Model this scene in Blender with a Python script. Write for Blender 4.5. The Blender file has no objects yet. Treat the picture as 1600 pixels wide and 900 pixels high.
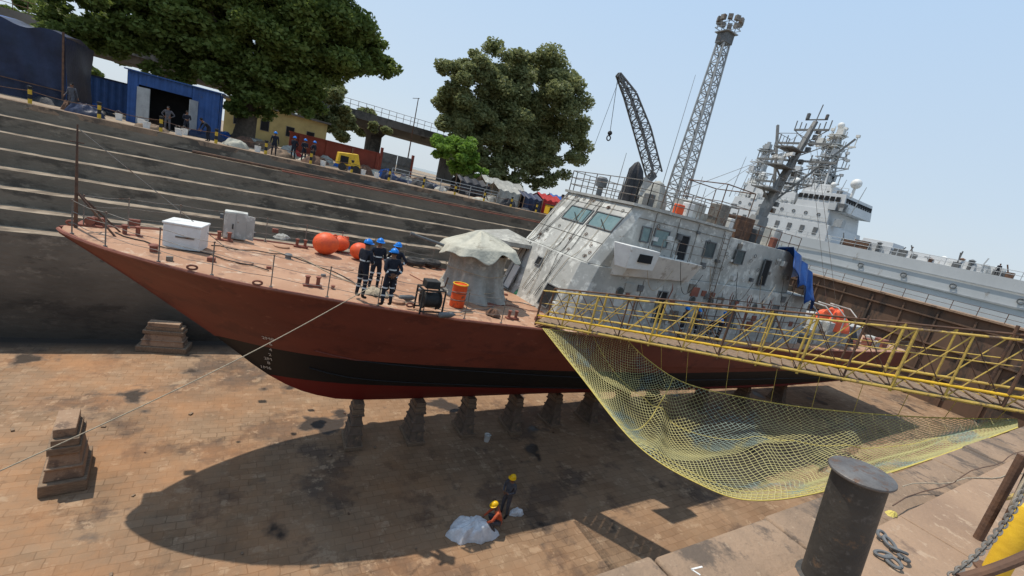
import bpy, bmesh, math, random
import numpy as np
from mathutils import Vector, Matrix
from mathutils.bvhtree import BVHTree
random.seed(7); np.random.seed(7)
V=Vector; rad=math.radians; pi=math.pi
scene=bpy.context.scene; COL=scene.collection
# ------------------------------------------------------------ camera frame
H=12.3; FP=690.0; RO=rad(13.5); PI_=math.atan(149.7/690); HD=rad(32.8)
CAM=V((0,0,H))
fw=V((math.sin(HD)*math.cos(PI_),math.cos(HD)*math.cos(PI_),-math.sin(PI_)))
r0=V((math.cos(HD),-math.sin(HD),0)); u0=r0.cross(fw)
cr=r0*math.cos(RO)+u0*math.sin(RO); cu=u0*math.cos(RO)-r0*math.sin(RO)
def ray(x,y): return fw+cr*((x-800)/FP)+cu*((450-y)/FP)
def PD(x,y,d): return CAM+ray(x,y)*d
def PX(x,y,X): r=ray(x,y); return CAM+r*(X/r.x)
def PY(x,y,Y): r=ray(x,y); return CAM+r*(Y/r.y)
def PZ(x,y,z): r=ray(x,y); return CAM+r*((z-H)/r.z)
cam=bpy.data.cameras.new('camera'); co=bpy.data.objects.new('camera',cam); COL.objects.link(co)
cam.sensor_width=36; cam.lens=FP/1600*36; cam.clip_start=.1; cam.clip_end=6000
m=Matrix((cr,cu,-fw)).transposed().to_4x4(); m.translation=CAM; co.matrix_world=m
scene.camera=co
# ------------------------------------------------------------ materials
def mat(name,c1,c2=None,scale=2.0,rough=.8,metal=0,bump=.15,c3=None,t3=.6,s3=None,bs=None,stretch=None,spec=.3,c4=None,t4=.62,s4=6):
    m=bpy.data.materials.new(name); m.use_nodes=True; n=m.node_tree.nodes; l=m.node_tree.links
    b=n['Principled BSDF']; b.inputs['Roughness'].default_value=rough; b.inputs['Metallic'].default_value=metal
    b.inputs['Specular IOR Level'].default_value=spec
    if c2 is None: c2=tuple(x*.75 for x in c1)
    tc=n.new('ShaderNodeTexCoord'); vec=tc.outputs['Object']
    if stretch:
        mp=n.new('ShaderNodeMapping'); mp.inputs['Scale'].default_value=stretch; l.new(vec,mp.inputs[0]); vec=mp.outputs[0]
    nz=n.new('ShaderNodeTexNoise'); nz.inputs['Scale'].default_value=scale; nz.inputs['Detail'].default_value=8; nz.inputs['Roughness'].default_value=.65
    l.new(vec,nz.inputs['Vector'])
    cp=n.new('ShaderNodeValToRGB'); e=cp.color_ramp.elements; e[0].position=.36; e[1].position=.64
    e[0].color=(*c1,1); e[1].color=(*c2,1); l.new(nz.outputs[0],cp.inputs[0]); out=cp.outputs[0]
    def over(out,c,t,s,loc,amt=1):
        nz3=n.new('ShaderNodeTexNoise'); nz3.inputs['Scale'].default_value=s; nz3.inputs['Detail'].default_value=9; nz3.inputs['Roughness'].default_value=.7
        mp3=n.new('ShaderNodeMapping'); mp3.inputs['Location'].default_value=loc; l.new(vec,mp3.inputs[0]); l.new(mp3.outputs[0],nz3.inputs['Vector'])
        r3=n.new('ShaderNodeValToRGB'); r3.color_ramp.elements[0].position=t-.03; r3.color_ramp.elements[1].position=t+.04; r3.color_ramp.elements[1].color=(amt,amt,amt,1); l.new(nz3.outputs[0],r3.inputs[0])
        mx=n.new('ShaderNodeMix'); mx.data_type='RGBA'; mx.inputs[7].default_value=(*c,1); l.new(r3.outputs[0],mx.inputs[0]); l.new(out,mx.inputs[6]); return mx.outputs[2]
    if c3: out=over(out,c3,t3,s3 or scale*.6,(7,3,11))
    if c4: out=over(out,c4,t4,s4,(17,5,1),.85)
    l.new(out,b.inputs['Base Color'])
    if bump:
        nb=n.new('ShaderNodeTexNoise'); nb.inputs['Scale'].default_value=bs or scale*4; nb.inputs['Detail'].default_value=6; l.new(vec,nb.inputs['Vector'])
        bp=n.new('ShaderNodeBump'); bp.inputs['Strength'].default_value=bump; bp.inputs['Distance'].default_value=.05; l.new(nb.outputs[0],bp.inputs['Height']); l.new(bp.outputs[0],b.inputs['Normal'])
    return m
def outsock(m): return m.node_tree.nodes['Principled BSDF'].inputs['Base Color'].links[0].from_socket
M={}
M['deck']=mat('red oxide deck',(.43,.25,.155),(.34,.185,.11),.6,.8,c3=(.23,.13,.085),t3=.575,s3=1.1,c4=(.48,.35,.25),t4=.58,s4=2.3)
M['redmetal']=mat('red oxide metal',(.27,.10,.065),(.18,.065,.045),2,.7)
M['grey']=mat('patchy grey primer',(.42,.41,.375),(.32,.315,.285),.9,.6,c3=(.56,.55,.50),t3=.545,s3=1.5,c4=(.20,.165,.13),t4=.625,s4=3.0)
M['mastgrey']=mat('mast grey paint',(.20,.20,.19),(.14,.14,.135),1.5,.6,c3=(.28,.27,.25),t3=.6)
M['greylight']=mat('light grey primer',(.66,.65,.61),(.52,.515,.48),1.2,.6,c3=(.36,.33,.29),t3=.60,s3=1.9)
M['greydark']=mat('dark grey paint',(.15,.155,.155),(.09,.09,.09),2,.6,c3=(.18,.11,.07),t3=.64)
M['bollardpaint']=mat('worn black bollard paint',(.045,.042,.038),(.07,.062,.052),3,.55,c3=(.13,.085,.055),t3=.60,s3=5,c4=(.10,.09,.08),t4=.6,s4=14,bs=20)
M['bollardcap']=mat('scuffed bollard cap',(.17,.16,.15),(.09,.08,.075),4,.5,metal=.3,c3=(.13,.08,.055),t3=.55,s3=8,bs=25)
M['rust']=mat('rusty steel',(.16,.085,.05),(.08,.05,.038),3,.85,bump=.3)
M['steel']=mat('worn steel',(.25,.23,.20),(.15,.13,.11),4,.55,metal=.3,c3=(.15,.08,.05),t3=.58)
M['white']=mat('dirty white paint',(.72,.72,.69),(.6,.59,.56),2,.5,c3=(.4,.34,.27),t3=.66)
M['orange']=mat('orange plastic',(.80,.12,.03),(.62,.085,.03),3,.5,c3=(.45,.09,.04),t3=.62,s3=5)
M['drum']=mat('orange drum',(.72,.10,.02),(.56,.07,.02),3,.5,c3=(.12,.06,.04),t3=.585)
M['yellow']=mat('worn yellow paint',(.60,.42,.09),(.48,.32,.08),2.5,.6,c3=(.15,.10,.07),t3=.57,s3=2.2,c4=(.28,.18,.08),t4=.60,s4=8)
M['yellowc']=mat('yellow paint',(.76,.47,.03),(.64,.38,.03),3,.5,c3=(.3,.17,.05),t3=.62,s3=6)
M['netyellow']=mat('straw yellow net twine',(.50,.45,.20),(.35,.33,.16),.8,.9,bump=0,c3=(.24,.30,.25),t3=.56,s3=.5)
M['netrope']=mat('yellow net rope',(.60,.48,.13),(.45,.37,.10),6,.9)
M['rope']=mat('hemp rope',(.42,.35,.25),(.3,.24,.17),20,.95)
M['black']=mat('black rubber',(.02,.02,.02),(.035,.033,.03),5,.7)
M['canvas']=mat('grey canvas cover',(.36,.35,.31),(.25,.24,.21),2.5,.9,bump=.5,c3=(.44,.425,.37),t3=.58)
M['canvaslight']=mat('pale canvas top',(.50,.475,.385),(.38,.36,.29),2.5,.9,bump=.5,c3=(.28,.255,.2),t3=.62)
M['blacktarp']=mat('dark tarpaulin',(.035,.035,.04),(.02,.02,.022),3,.6,bump=.5)
M['bluetarp']=mat('blue tarpaulin',(.02,.10,.34),(.012,.055,.22),1,.5,bump=.5)
M['darkblue']=mat('dark blue tarpaulin',(.02,.03,.07),(.012,.018,.04),1,.5,bump=.5)
M['bluepaint']=mat('blue corrugated paint',(.03,.085,.25),(.02,.06,.18),1.5,.6,c3=(.10,.09,.09),t3=.64)
M['dark']=mat('dark interior',(.012,.012,.013),(.02,.02,.02),2,.9)
M['glass']=mat('dusty glass',(.10,.17,.17),(.16,.23,.22),2,.18,bump=.05,spec=.6)
M['glassdark']=mat('dark glass',(.03,.045,.05),(.06,.08,.08),2,.15,bump=.03,spec=.6)
M['concrete']=mat('quay concrete',(.34,.225,.145),(.255,.168,.112),.6,.9,c3=(.165,.112,.08),t3=.56,s3=.9,bump=.4,bs=14,c4=(.40,.29,.2),t4=.6,s4=7)
M['coping']=mat('coping stone',(.30,.205,.135),(.20,.14,.095),.9,.9,c3=(.12,.09,.068),t3=.54,s3=1.7,bump=.5,bs=16,c4=(.36,.265,.18),t4=.62,s4=9)
M['dirt']=mat('quay dirt ground',(.34,.26,.18),(.24,.18,.125),.15,.95,c3=(.14,.115,.09),t3=.56,s3=.5,bump=.3,c4=(.4,.33,.25),t4=.6,s4=2)
M['caisson']=mat('brown caisson steel',(.17,.10,.065),(.115,.075,.05),.5,.85,c3=(.065,.05,.04),t3=.55,s3=.35,stretch=(1,1,.35))
M['hazynavygrey']=mat('hazed warship grey',(.52,.53,.53),(.44,.45,.45),.15,.6,c3=(.27,.23,.19),t3=.65,s3=.5,stretch=(1,1,.35),bump=0)  # ship's grey, with the paleness of distance haze put into the base colour
M['galv']=mat('galvanised steel',(.36,.37,.37),(.27,.28,.28),2,.5,metal=.2,bump=0)
M['bark']=mat('tree bark',(.12,.09,.065),(.07,.055,.04),4,.95,bump=.5)
M['timber']=mat('old timber',(.27,.19,.125),(.16,.11,.075),5,.9,stretch=(1,4,4))
M['blocksteel']=mat('keel block steel',(.19,.135,.10),(.10,.08,.06),3,.85,c3=(.26,.17,.11),t3=.58)
M['suit']=mat('navy coverall cloth',(.012,.014,.022),(.022,.025,.035),8,.95,bump=.3)
M['suitgrey']=mat('grey work clothes',(.10,.10,.11),(.06,.06,.07),8,.95)
M['shirt']=mat('orange red shirt',(.55,.12,.05),(.42,.08,.04),8,.95)
M['skin']=mat('brown skin',(.20,.10,.06),(.17,.085,.05),8,.6,bump=0)
M['hair']=mat('black hair',(.01,.008,.007),None,9,.8)
M['boot']=mat('black boots',(.015,.013,.012),None,8,.6)
M['helmetblue']=mat('blue helmet',(.01,.20,.62),(.01,.17,.55),5,.35,bump=0)
M['helmetyellow']=mat('yellow helmet',(.85,.50,.01),(.8,.45,.01),5,.35,bump=0)
M['reflect']=mat('reflective band',(.65,.67,.66),None,9,.5,bump=0)
M['sheet']=mat('white plastic sheet',(.80,.81,.82),(.60,.62,.65),4,.6,bump=.6)
M['yellowwall']=mat('yellow plaster',(.50,.40,.17),(.38,.30,.13),.6,.9)
M['redwall']=mat('red wall paint',(.25,.06,.04),(.17,.045,.033),.5,.9)
M['viaduct']=mat('weathered viaduct concrete',(.17,.155,.135),(.11,.10,.088),.3,.9,c3=(.06,.056,.05),t3=.54)
M['green']=mat('green enamel',(.03,.16,.08),(.02,.1,.05),3,.5)
M['redcloth']=mat('red cloth',(.42,.035,.03),(.28,.02,.02),3,.8,bump=.4)
M['paint']=mat('white marking paint',(.75,.74,.7),None,9,.7,bump=0)
M['tyre']=mat('tyre rubber',(.025,.024,.023),(.05,.045,.04),6,.85)
def hullmat():
    m=mat('hull paint',(.195,.052,.033),(.150,.042,.029),.45,.6,c3=(.125,.036,.026),t3=.57,s3=.8,stretch=(1,1,1.8),bump=.25,bs=1.2,c4=(.235,.082,.055),t4=.64,s4=2.2)
    n=m.node_tree.nodes; l=m.node_tree.links; base=outsock(m)
    g=n.new('ShaderNodeNewGeometry'); sx=n.new('ShaderNodeSeparateXYZ'); l.new(g.outputs['Position'],sx.inputs[0])
    def step(z):
        a=n.new('ShaderNodeMath'); a.operation='LESS_THAN'; l.new(sx.outputs[2],a.inputs[0]); a.inputs[1].default_value=z; return a.outputs[0]
    m1=n.new('ShaderNodeMix'); m1.data_type='RGBA'; m1.inputs[7].default_value=(.012,.012,.013,1); l.new(step(4.92),m1.inputs[0]); l.new(base,m1.inputs[6])
    m2=n.new('ShaderNodeMix'); m2.data_type='RGBA'; m2.inputs[7].default_value=(.19,.018,.014,1); l.new(step(3.35),m2.inputs[0]); l.new(m1.outputs[2],m2.inputs[6])
    l.new(m2.outputs[2],n['Principled BSDF'].inputs['Base Color']); return m
M['hull']=hullmat()
def floormat():
    m=mat('dock floor',(.31,.205,.125),(.235,.152,.094),.3,.92,c3=(.145,.100,.070),t3=.555,s3=.35,bump=.5,bs=5,c4=(.38,.27,.175),t4=.59,s4=1.7)
    n=m.node_tree.nodes; l=m.node_tree.links; base=outsock(m)
    tc=n.new('ShaderNodeTexCoord'); 
    br=n.new('ShaderNodeTexBrick'); br.inputs['Scale'].default_value=1.0; br.inputs['Brick Width'].default_value=.55; br.inputs['Row Height'].default_value=.32
    br.inputs['Mortar Size'].default_value=.024; br.inputs['Mortar Smooth'].default_value=1
    br.inputs['Color1'].default_value=(1,1,1,1); br.inputs['Color2'].default_value=(.74,.71,.68,1); br.inputs['Mortar'].default_value=(.5,.46,.43,1)
    nw=n.new('ShaderNodeTexNoise'); nw.inputs['Scale'].default_value=1.1; nw.inputs['Detail'].default_value=5; l.new(tc.outputs['Object'],nw.inputs['Vector'])
    va=n.new('ShaderNodeVectorMath'); va.operation='MULTIPLY_ADD'; l.new(nw.outputs['Color'],va.inputs[0]); va.inputs[1].default_value=(.22,.22,0); l.new(tc.outputs['Object'],va.inputs[2]); l.new(va.outputs[0],br.inputs['Vector'])
    nf=n.new('ShaderNodeTexNoise'); nf.inputs['Scale'].default_value=.5; nf.inputs['Detail'].default_value=6; l.new(tc.outputs['Object'],nf.inputs['Vector'])
    rf=n.new('ShaderNodeMapRange'); l.new(nf.outputs[0],rf.inputs[0]); rf.inputs[1].default_value=.35; rf.inputs[2].default_value=.62; rf.inputs[3].default_value=.35; rf.inputs[4].default_value=1
    mx=n.new('ShaderNodeMix'); mx.data_type='RGBA'; mx.blend_type='MULTIPLY'; l.new(rf.outputs[0],mx.inputs[0]); l.new(base,mx.inputs[6]); l.new(br.outputs[0],mx.inputs[7])
    g=n.new('ShaderNodeSeparateXYZ'); l.new(tc.outputs['Object'],g.inputs[0])
    n2=n.new('ShaderNodeTexNoise'); n2.inputs['Scale'].default_value=.22; n2.inputs['Detail'].default_value=9; n2.inputs['Roughness'].default_value=.72; l.new(tc.outputs['Object'],n2.inputs['Vector'])
    r2=n.new('ShaderNodeValToRGB'); r2.color_ramp.elements[0].position=.42; r2.color_ramp.elements[1].position=.66; l.new(n2.outputs[0],r2.inputs[0])
    lx=n.new('ShaderNodeMapRange'); l.new(g.outputs[0],lx.inputs[0]); lx.inputs[1].default_value=-8; lx.inputs[2].default_value=12; lx.inputs[3].default_value=.8; lx.inputs[4].default_value=.2
    mm=n.new('ShaderNodeMath'); mm.operation='MULTIPLY'; l.new(r2.outputs[0],mm.inputs[0]); l.new(lx.outputs[0],mm.inputs[1])
    m3=n.new('ShaderNodeMix'); m3.data_type='RGBA'; m3.blend_type='MIX'; m3.inputs[7].default_value=(.42,.20,.085,1); l.new(mm.outputs[0],m3.inputs[0]); l.new(mx.outputs[2],m3.inputs[6])
    # wet patches: darker and smoother
    n5=n.new('ShaderNodeTexNoise'); n5.inputs['Scale'].default_value=.33; n5.inputs['Detail'].default_value=7; mp5=n.new('ShaderNodeMapping'); mp5.inputs['Location'].default_value=(31,12,0); l.new(tc.outputs['Object'],mp5.inputs[0]); l.new(mp5.outputs[0],n5.inputs['Vector'])
    r5=n.new('ShaderNodeValToRGB'); r5.color_ramp.elements[0].position=.62; r5.color_ramp.elements[1].position=.66; l.new(n5.outputs[0],r5.inputs[0])
    m6=n.new('ShaderNodeMix'); m6.data_type='RGBA'; m6.inputs[7].default_value=(.06,.045,.035,1); l.new(r5.outputs[0],m6.inputs[0]); l.new(m3.outputs[2],m6.inputs[6])
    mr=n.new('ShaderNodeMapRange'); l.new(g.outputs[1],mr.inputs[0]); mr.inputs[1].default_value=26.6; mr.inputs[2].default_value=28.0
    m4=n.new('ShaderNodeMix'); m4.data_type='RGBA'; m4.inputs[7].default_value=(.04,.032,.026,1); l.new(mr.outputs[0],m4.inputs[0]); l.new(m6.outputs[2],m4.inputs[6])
    ro=n.new('ShaderNodeMapRange'); l.new(r5.outputs[0],ro.inputs[0]); ro.inputs[3].default_value=.92; ro.inputs[4].default_value=.35; l.new(ro.outputs[0],n['Principled BSDF'].inputs['Roughness'])
    l.new(m4.outputs[2],n['Principled BSDF'].inputs['Base Color']); return m
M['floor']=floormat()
def wallmat():
    m=mat('stepped dock wall',(.215,.178,.135),(.15,.125,.095),.5,.92,c3=(.095,.08,.063),t3=.55,s3=.4,bump=.6,bs=4,stretch=(.6,1,1.3),c4=(.27,.225,.17),t4=.61,s4=1.6)
    n=m.node_tree.nodes; l=m.node_tree.links; base=outsock(m)
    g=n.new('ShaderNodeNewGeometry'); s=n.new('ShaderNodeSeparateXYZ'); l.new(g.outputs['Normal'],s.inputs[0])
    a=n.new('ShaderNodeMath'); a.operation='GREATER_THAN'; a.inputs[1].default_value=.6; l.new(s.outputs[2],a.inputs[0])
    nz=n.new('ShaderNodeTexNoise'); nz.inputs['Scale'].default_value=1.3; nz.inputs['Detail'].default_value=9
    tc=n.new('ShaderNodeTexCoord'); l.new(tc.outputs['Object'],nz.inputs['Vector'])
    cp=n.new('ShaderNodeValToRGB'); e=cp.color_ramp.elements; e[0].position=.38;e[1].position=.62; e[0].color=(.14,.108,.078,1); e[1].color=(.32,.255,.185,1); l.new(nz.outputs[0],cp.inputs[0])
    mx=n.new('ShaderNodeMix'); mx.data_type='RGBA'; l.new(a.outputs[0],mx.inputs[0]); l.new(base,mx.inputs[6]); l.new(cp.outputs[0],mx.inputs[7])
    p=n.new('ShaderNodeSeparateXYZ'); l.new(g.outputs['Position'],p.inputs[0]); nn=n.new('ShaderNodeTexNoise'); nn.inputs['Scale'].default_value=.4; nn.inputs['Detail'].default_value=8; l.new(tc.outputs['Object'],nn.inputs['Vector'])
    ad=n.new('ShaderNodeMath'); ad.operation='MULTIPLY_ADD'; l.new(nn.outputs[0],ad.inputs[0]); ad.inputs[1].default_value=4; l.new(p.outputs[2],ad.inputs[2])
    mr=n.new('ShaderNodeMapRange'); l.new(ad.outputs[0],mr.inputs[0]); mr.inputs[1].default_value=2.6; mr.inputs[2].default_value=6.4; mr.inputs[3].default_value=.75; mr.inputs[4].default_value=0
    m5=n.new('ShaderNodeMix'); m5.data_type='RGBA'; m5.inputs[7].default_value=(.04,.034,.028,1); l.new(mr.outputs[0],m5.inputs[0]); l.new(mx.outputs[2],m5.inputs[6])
    l.new(m5.outputs[2],n['Principled BSDF'].inputs['Base Color']); return m
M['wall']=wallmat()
def leafmat(name,c1,c2):
    m=mat(name,c1,c2,.45,.6,bump=0,c3=tuple(x*1.4 for x in c2),t3=.58,s3=2.2); n=m.node_tree.nodes; l=m.node_tree.links
    tr=n.new('ShaderNodeBsdfTranslucent'); l.new(outsock(m),tr.inputs[0]); mx=n.new('ShaderNodeMixShader'); mx.inputs[0].default_value=.45
    l.new(n['Principled BSDF'].outputs[0],mx.inputs[1]); l.new(tr.outputs[0],mx.inputs[2]); l.new(mx.outputs[0],n['Material Output'].inputs[0]); return m
M['leafdark']=leafmat('dark green foliage',(.10,.14,.03),(.165,.21,.05))
M['leafmid']=leafmat('olive green foliage',(.17,.195,.08),(.25,.265,.115))
M['leafbright']=leafmat('bright green foliage',(.13,.24,.03),(.22,.34,.06))
M['water']=mat('river water',(.10,.12,.10),(.08,.1,.085),.1,.15,bump=.3,bs=2)
def stripemat(name,per,a,b):
    m=mat(name,a,tuple(x*.8 for x in a),4,.55); n=m.node_tree.nodes; l=m.node_tree.links; base=outsock(m)
    tc=n.new('ShaderNodeTexCoord'); s=n.new('ShaderNodeSeparateXYZ'); l.new(tc.outputs['Object'],s.inputs[0])
    q=n.new('ShaderNodeMath'); q.operation='MULTIPLY'; q.inputs[1].default_value=1/per; l.new(s.outputs[2],q.inputs[0])
    fr=n.new('ShaderNodeMath'); fr.operation='FRACT'; l.new(q.outputs[0],fr.inputs[0])
    gt=n.new('ShaderNodeMath'); gt.operation='GREATER_THAN'; gt.inputs[1].default_value=.5; l.new(fr.outputs[0],gt.inputs[0])
    mx=n.new('ShaderNodeMix'); mx.data_type='RGBA'; mx.inputs[7].default_value=(*b,1); l.new(gt.outputs[0],mx.inputs[0]); l.new(base,mx.inputs[6]); l.new(mx.outputs[2],n['Principled BSDF'].inputs['Base Color']); return m
M['post']=stripemat('yellow and black bands',.5,(.65,.42,.04),(.02,.02,.02))
# ------------------------------------------------------------ mesh builder
def wl(o):
    p=V((0,0,0))
    while o: p+=o.location; o=o.parent
    return p
class MB:
    def __init__(s): s.v=[]; s.f=[]
    def add(s,vs,fs):
        k=len(s.v); s.v+= [V(p) for p in vs]; s.f+=[tuple(i+k for i in f) for f in fs]; return s
    def hexa(s,b,t):
        return s.add(list(b)+list(t),[(3,2,1,0),(4,5,6,7),(0,1,5,4),(1,2,6,5),(2,3,7,6),(3,0,4,7)])
    def box(s,c,d,R=None):
        c=V(c); x,y,z=[q/2 for q in d]; P=[V(p) for p in ((-x,-y,-z),(x,-y,-z),(x,y,-z),(-x,y,-z),(-x,-y,z),(x,-y,z),(x,y,z),(-x,y,z))]
        if R is not None: P=[R@p for p in P]
        return s.hexa([c+p for p in P[:4]],[c+p for p in P[4:]])
    def rng(s,x0,x1,y0,y1,z0,z1): return s.box(((x0+x1)/2,(y0+y1)/2,(z0+z1)/2),(x1-x0,y1-y0,z1-z0))
    def frame(s,d,up=V((0,0,1))):
        d=d.normalized(); a=up if abs(d.dot(up))<.95 else V((1,0,0)); x=d.cross(a).normalized(); y=x.cross(d); return x,y
    def beam(s,p0,p1,w,h=None):
        p0,p1=V(p0),V(p1); h=h or w; x,y=s.frame(p1-p0); x*=w/2; y*=h/2
        q=lambda p:[p-x-y,p+x-y,p+x+y,p-x+y]
        return s.hexa(q(p0),q(p1))
    def tube(s,p0,p1,r,r1=None,n=8):
        return s.path([p0,p1],[r,r if r1 is None else r1],n)
    def path(s,pts,r,n=6,close=True):
        pts=[V(p) for p in pts]; N=len(pts); R=r if isinstance(r,(list,tuple)) else [r]*N; vs=[];fs=[]
        px=None
        for i,p in enumerate(pts):
            d=(pts[min(i+1,N-1)]-pts[max(i-1,0)])
            if d.length<1e-6: d=V((0,0,1))
            if px is None: x,y=s.frame(d)
            else:
                d=d.normalized(); x=px-d*px.dot(d)
                if x.length<1e-4: x,_=s.frame(d)
                x.normalize(); y=x.cross(d)
            px=x
            for k in range(n):
                a=2*pi*k/n; vs.append(p+(x*math.cos(a)+y*math.sin(a))*R[i])
        for i in range(N-1):
            for k in range(n):
                a=i*n+k; b=i*n+(k+1)%n; fs.append((a,b,b+n,a+n))
        if close: fs.append(tuple(range(n-1,-1,-1))); fs.append(tuple(range((N-1)*n,N*n)))
        return s.add(vs,fs)
    def lathe(s,c,prof,n=24,R=None,jit=None):
        c=V(c); vs=[];fs=[]
        for i,(r,z) in enumerate(prof):
            for k in range(n):
                a=2*pi*k/n; rr=r*(1+(jit(a,z,i) if jit else 0)); p=V((rr*math.cos(a),rr*math.sin(a),z))
                if R is not None: p=R@p
                vs.append(c+p)
        for i in range(len(prof)-1):
            for k in range(n):
                a=i*n+k;b=i*n+(k+1)%n; fs.append((a,b,b+n,a+n))
        fs.append(tuple(range(n-1,-1,-1))); fs.append(tuple(range((len(prof)-1)*n,len(prof)*n)))
        return s.add(vs,fs)
    def sphere(s,c,r,n=14,sc=(1,1,1),lo=-90,hi=90,R=None):
        m_=max(4,n//2); c=V(c); vs=[];fs=[]
        for i in range(m_+1):
            t=rad(lo+(hi-lo)*i/m_)
            for k in range(n):
                a=2*pi*k/n; p=V((math.cos(t)*math.cos(a)*r*sc[0],math.cos(t)*math.sin(a)*r*sc[1],math.sin(t)*r*sc[2]))
                if R is not None: p=R@p
                vs.append(c+p)
        for i in range(m_):
            for k in range(n):
                a=i*n+k;b=i*n+(k+1)%n; fs.append((a,b,b+n,a+n))
        if lo>-89: fs.append(tuple(range(n-1,-1,-1)))
        return s.add(vs,fs)
    def torus(s,c,R,r,x,y,n=20,m_=7,sx=1,sy=1):
        pts=[V(c)+V(x)*math.cos(2*pi*k/n)*R*sx+V(y)*math.sin(2*pi*k/n)*R*sy for k in range(n+1)]
        return s.path(pts,r,m_,False)
    def prism(s,poly,z0,z1):
        n=len(poly); return s.add([(x,y,z0) for x,y in poly]+[(x,y,z1) for x,y in poly],[tuple(range(n-1,-1,-1)),tuple(range(n,2*n))]+[(i,(i+1)%n,(i+1)%n+n,i+n) for i in range(n)])
    def grid(s,G):
        a=len(G);b=len(G[0]); return s.add([p for row in G for p in row],[(i*b+j,(i+1)*b+j,(i+1)*b+j+1,i*b+j+1) for i in range(a-1) for j in range(b-1)])
    def lattice(s,p0,p1,w0,w1,n,t,up=V((0,0,1))):
        p0,p1=V(p0),V(p1); x,y=s.frame(p1-p0,up); C=[]
        for i in range(n+1):
            f=i/n; c=p0.lerp(p1,f); w=(w0+(w1-w0)*f)/2; C.append([c-x*w-y*w,c+x*w-y*w,c+x*w+y*w,c-x*w+y*w])
        for k in range(4): s.beam(C[0][k],C[n][k],t*1.5)
        for i in range(n):
            for k in range(4):
                j=(k+1)%4; s.beam(C[i+1][k],C[i+1][j],t*.8)
                if i%2: s.beam(C[i][k],C[i+1][j],t*.8)
                else: s.beam(C[i][j],C[i+1][k],t*.8)
        return s
    def build(s,name,m,parent=None,bev=0,smooth=35,solid=0,label=None,origin=None):
        me=bpy.data.meshes.new(name); o=bpy.data.objects.new(name,me)
        if parent: off=wl(parent)
        else:
            if origin is not None: off=V(origin)
            else:
                xs=[p.x for p in s.v]; ys=[p.y for p in s.v]; zs=[p.z for p in s.v]; off=V(((min(xs)+max(xs))/2,(min(ys)+max(ys))/2,min(zs)))
            o.location=off
        me.from_pydata([tuple(p-off) for p in s.v],[],s.f); 
        bm=bmesh.new(); bm.from_mesh(me); bmesh.ops.recalc_face_normals(bm,faces=bm.faces); bm.to_mesh(me); bm.free()
        for mm in (m if isinstance(m,list) else [m]): me.materials.append(M[mm] if isinstance(mm,str) else mm)
        COL.objects.link(o)
        if parent: o.parent=parent
        if smooth:
            me.polygons.foreach_set('use_smooth',[True]*len(me.polygons)); me.set_sharp_from_angle(angle=rad(smooth))
        if bev:
            b=o.modifiers.new('bevel','BEVEL'); b.width=bev; b.segments=2; b.limit_method='ANGLE'
        if solid:
            b=o.modifiers.new('solid','SOLIDIFY'); b.thickness=solid
        if label: o['label']=label
        return o
def tag(o,label,cat,group=None):
    o['label']=label; o['category']=cat
    if group: o['group']=group
    return o
def thing(name,label,cat,loc,group=None):
    o=bpy.data.objects.new(name,None); COL.objects.link(o); o.location=V(loc); o.empty_display_size=.3
    return tag(o,label,cat,group)
def struct(o): o['kind']='structure'; return o
def copy_tree(o,parent=None):
    c=o.copy(); COL.objects.link(c); c.parent=parent
    for ch in [q for q in o.children]: copy_tree(ch,c)
    return c
def put(root,loc,rz=0,label=None,s=1):
    root.location=V(loc); root.rotation_euler=(0,0,rz); root.scale=(s,s,s)
    if label: root['label']=label
    return root
# ------------------------------------------------------------ world and sun
w=bpy.data.worlds.new('World'); scene.world=w; w.use_nodes=True
nt=w.node_tree; bg=nt.nodes['Background']; sk=nt.nodes.new('ShaderNodeTexSky'); sk.sky_type='NISHITA'; sk.sun_disc=False
Ldir=V((.28,-.35,-1)).normalized(); el=math.asin(-Ldir.z)
sk.sun_elevation=el; sk.sun_rotation=rad(321.3); sk.air_density=1.0; sk.dust_density=2.2; sk.ozone_density=1.6
tcw=nt.nodes.new('ShaderNodeTexCoord'); sp=nt.nodes.new('ShaderNodeSeparateXYZ'); nt.links.new(tcw.outputs['Generated'],sp.inputs[0])
hz=nt.nodes.new('ShaderNodeValToRGB'); E=hz.color_ramp.elements; E[0].position=0; E[0].color=(.69,.77,.83,1); E[1].position=1; E[1].color=(.42,.61,.89,1)
for p_,c_ in ((.14,(.61,.74,.87,1)),(.45,(.51,.70,.94,1))): e_=E.new(p_); e_.color=c_
nt.links.new(sp.outputs[2],hz.inputs[0])
sc_=nt.nodes.new('ShaderNodeVectorMath'); sc_.operation='SCALE'; sc_.inputs['Scale'].default_value=1/.14; nt.links.new(hz.outputs[0],sc_.inputs[0])
mxw=nt.nodes.new('ShaderNodeMix'); mxw.data_type='RGBA'; mxw.inputs[0].default_value=.88; nt.links.new(sk.outputs[0],mxw.inputs[6]); nt.links.new(sc_.outputs[0],mxw.inputs[7])
nt.links.new(mxw.outputs[2],bg.inputs[0]); bg.inputs[1].default_value=.14
sl=bpy.data.lights.new('sun','SUN'); sl.energy=4.1; sl.angle=rad(.55); sl.color=(1,.93,.82)
so=bpy.data.objects.new('sun',sl); COL.objects.link(so); so.rotation_euler=Ldir.to_track_quat('-Z','Y').to_euler(); so.location=(0,0,60)
scene.view_settings.view_transform='Standard'; scene.view_settings.look='None'; scene.view_settings.exposure=0
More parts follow.
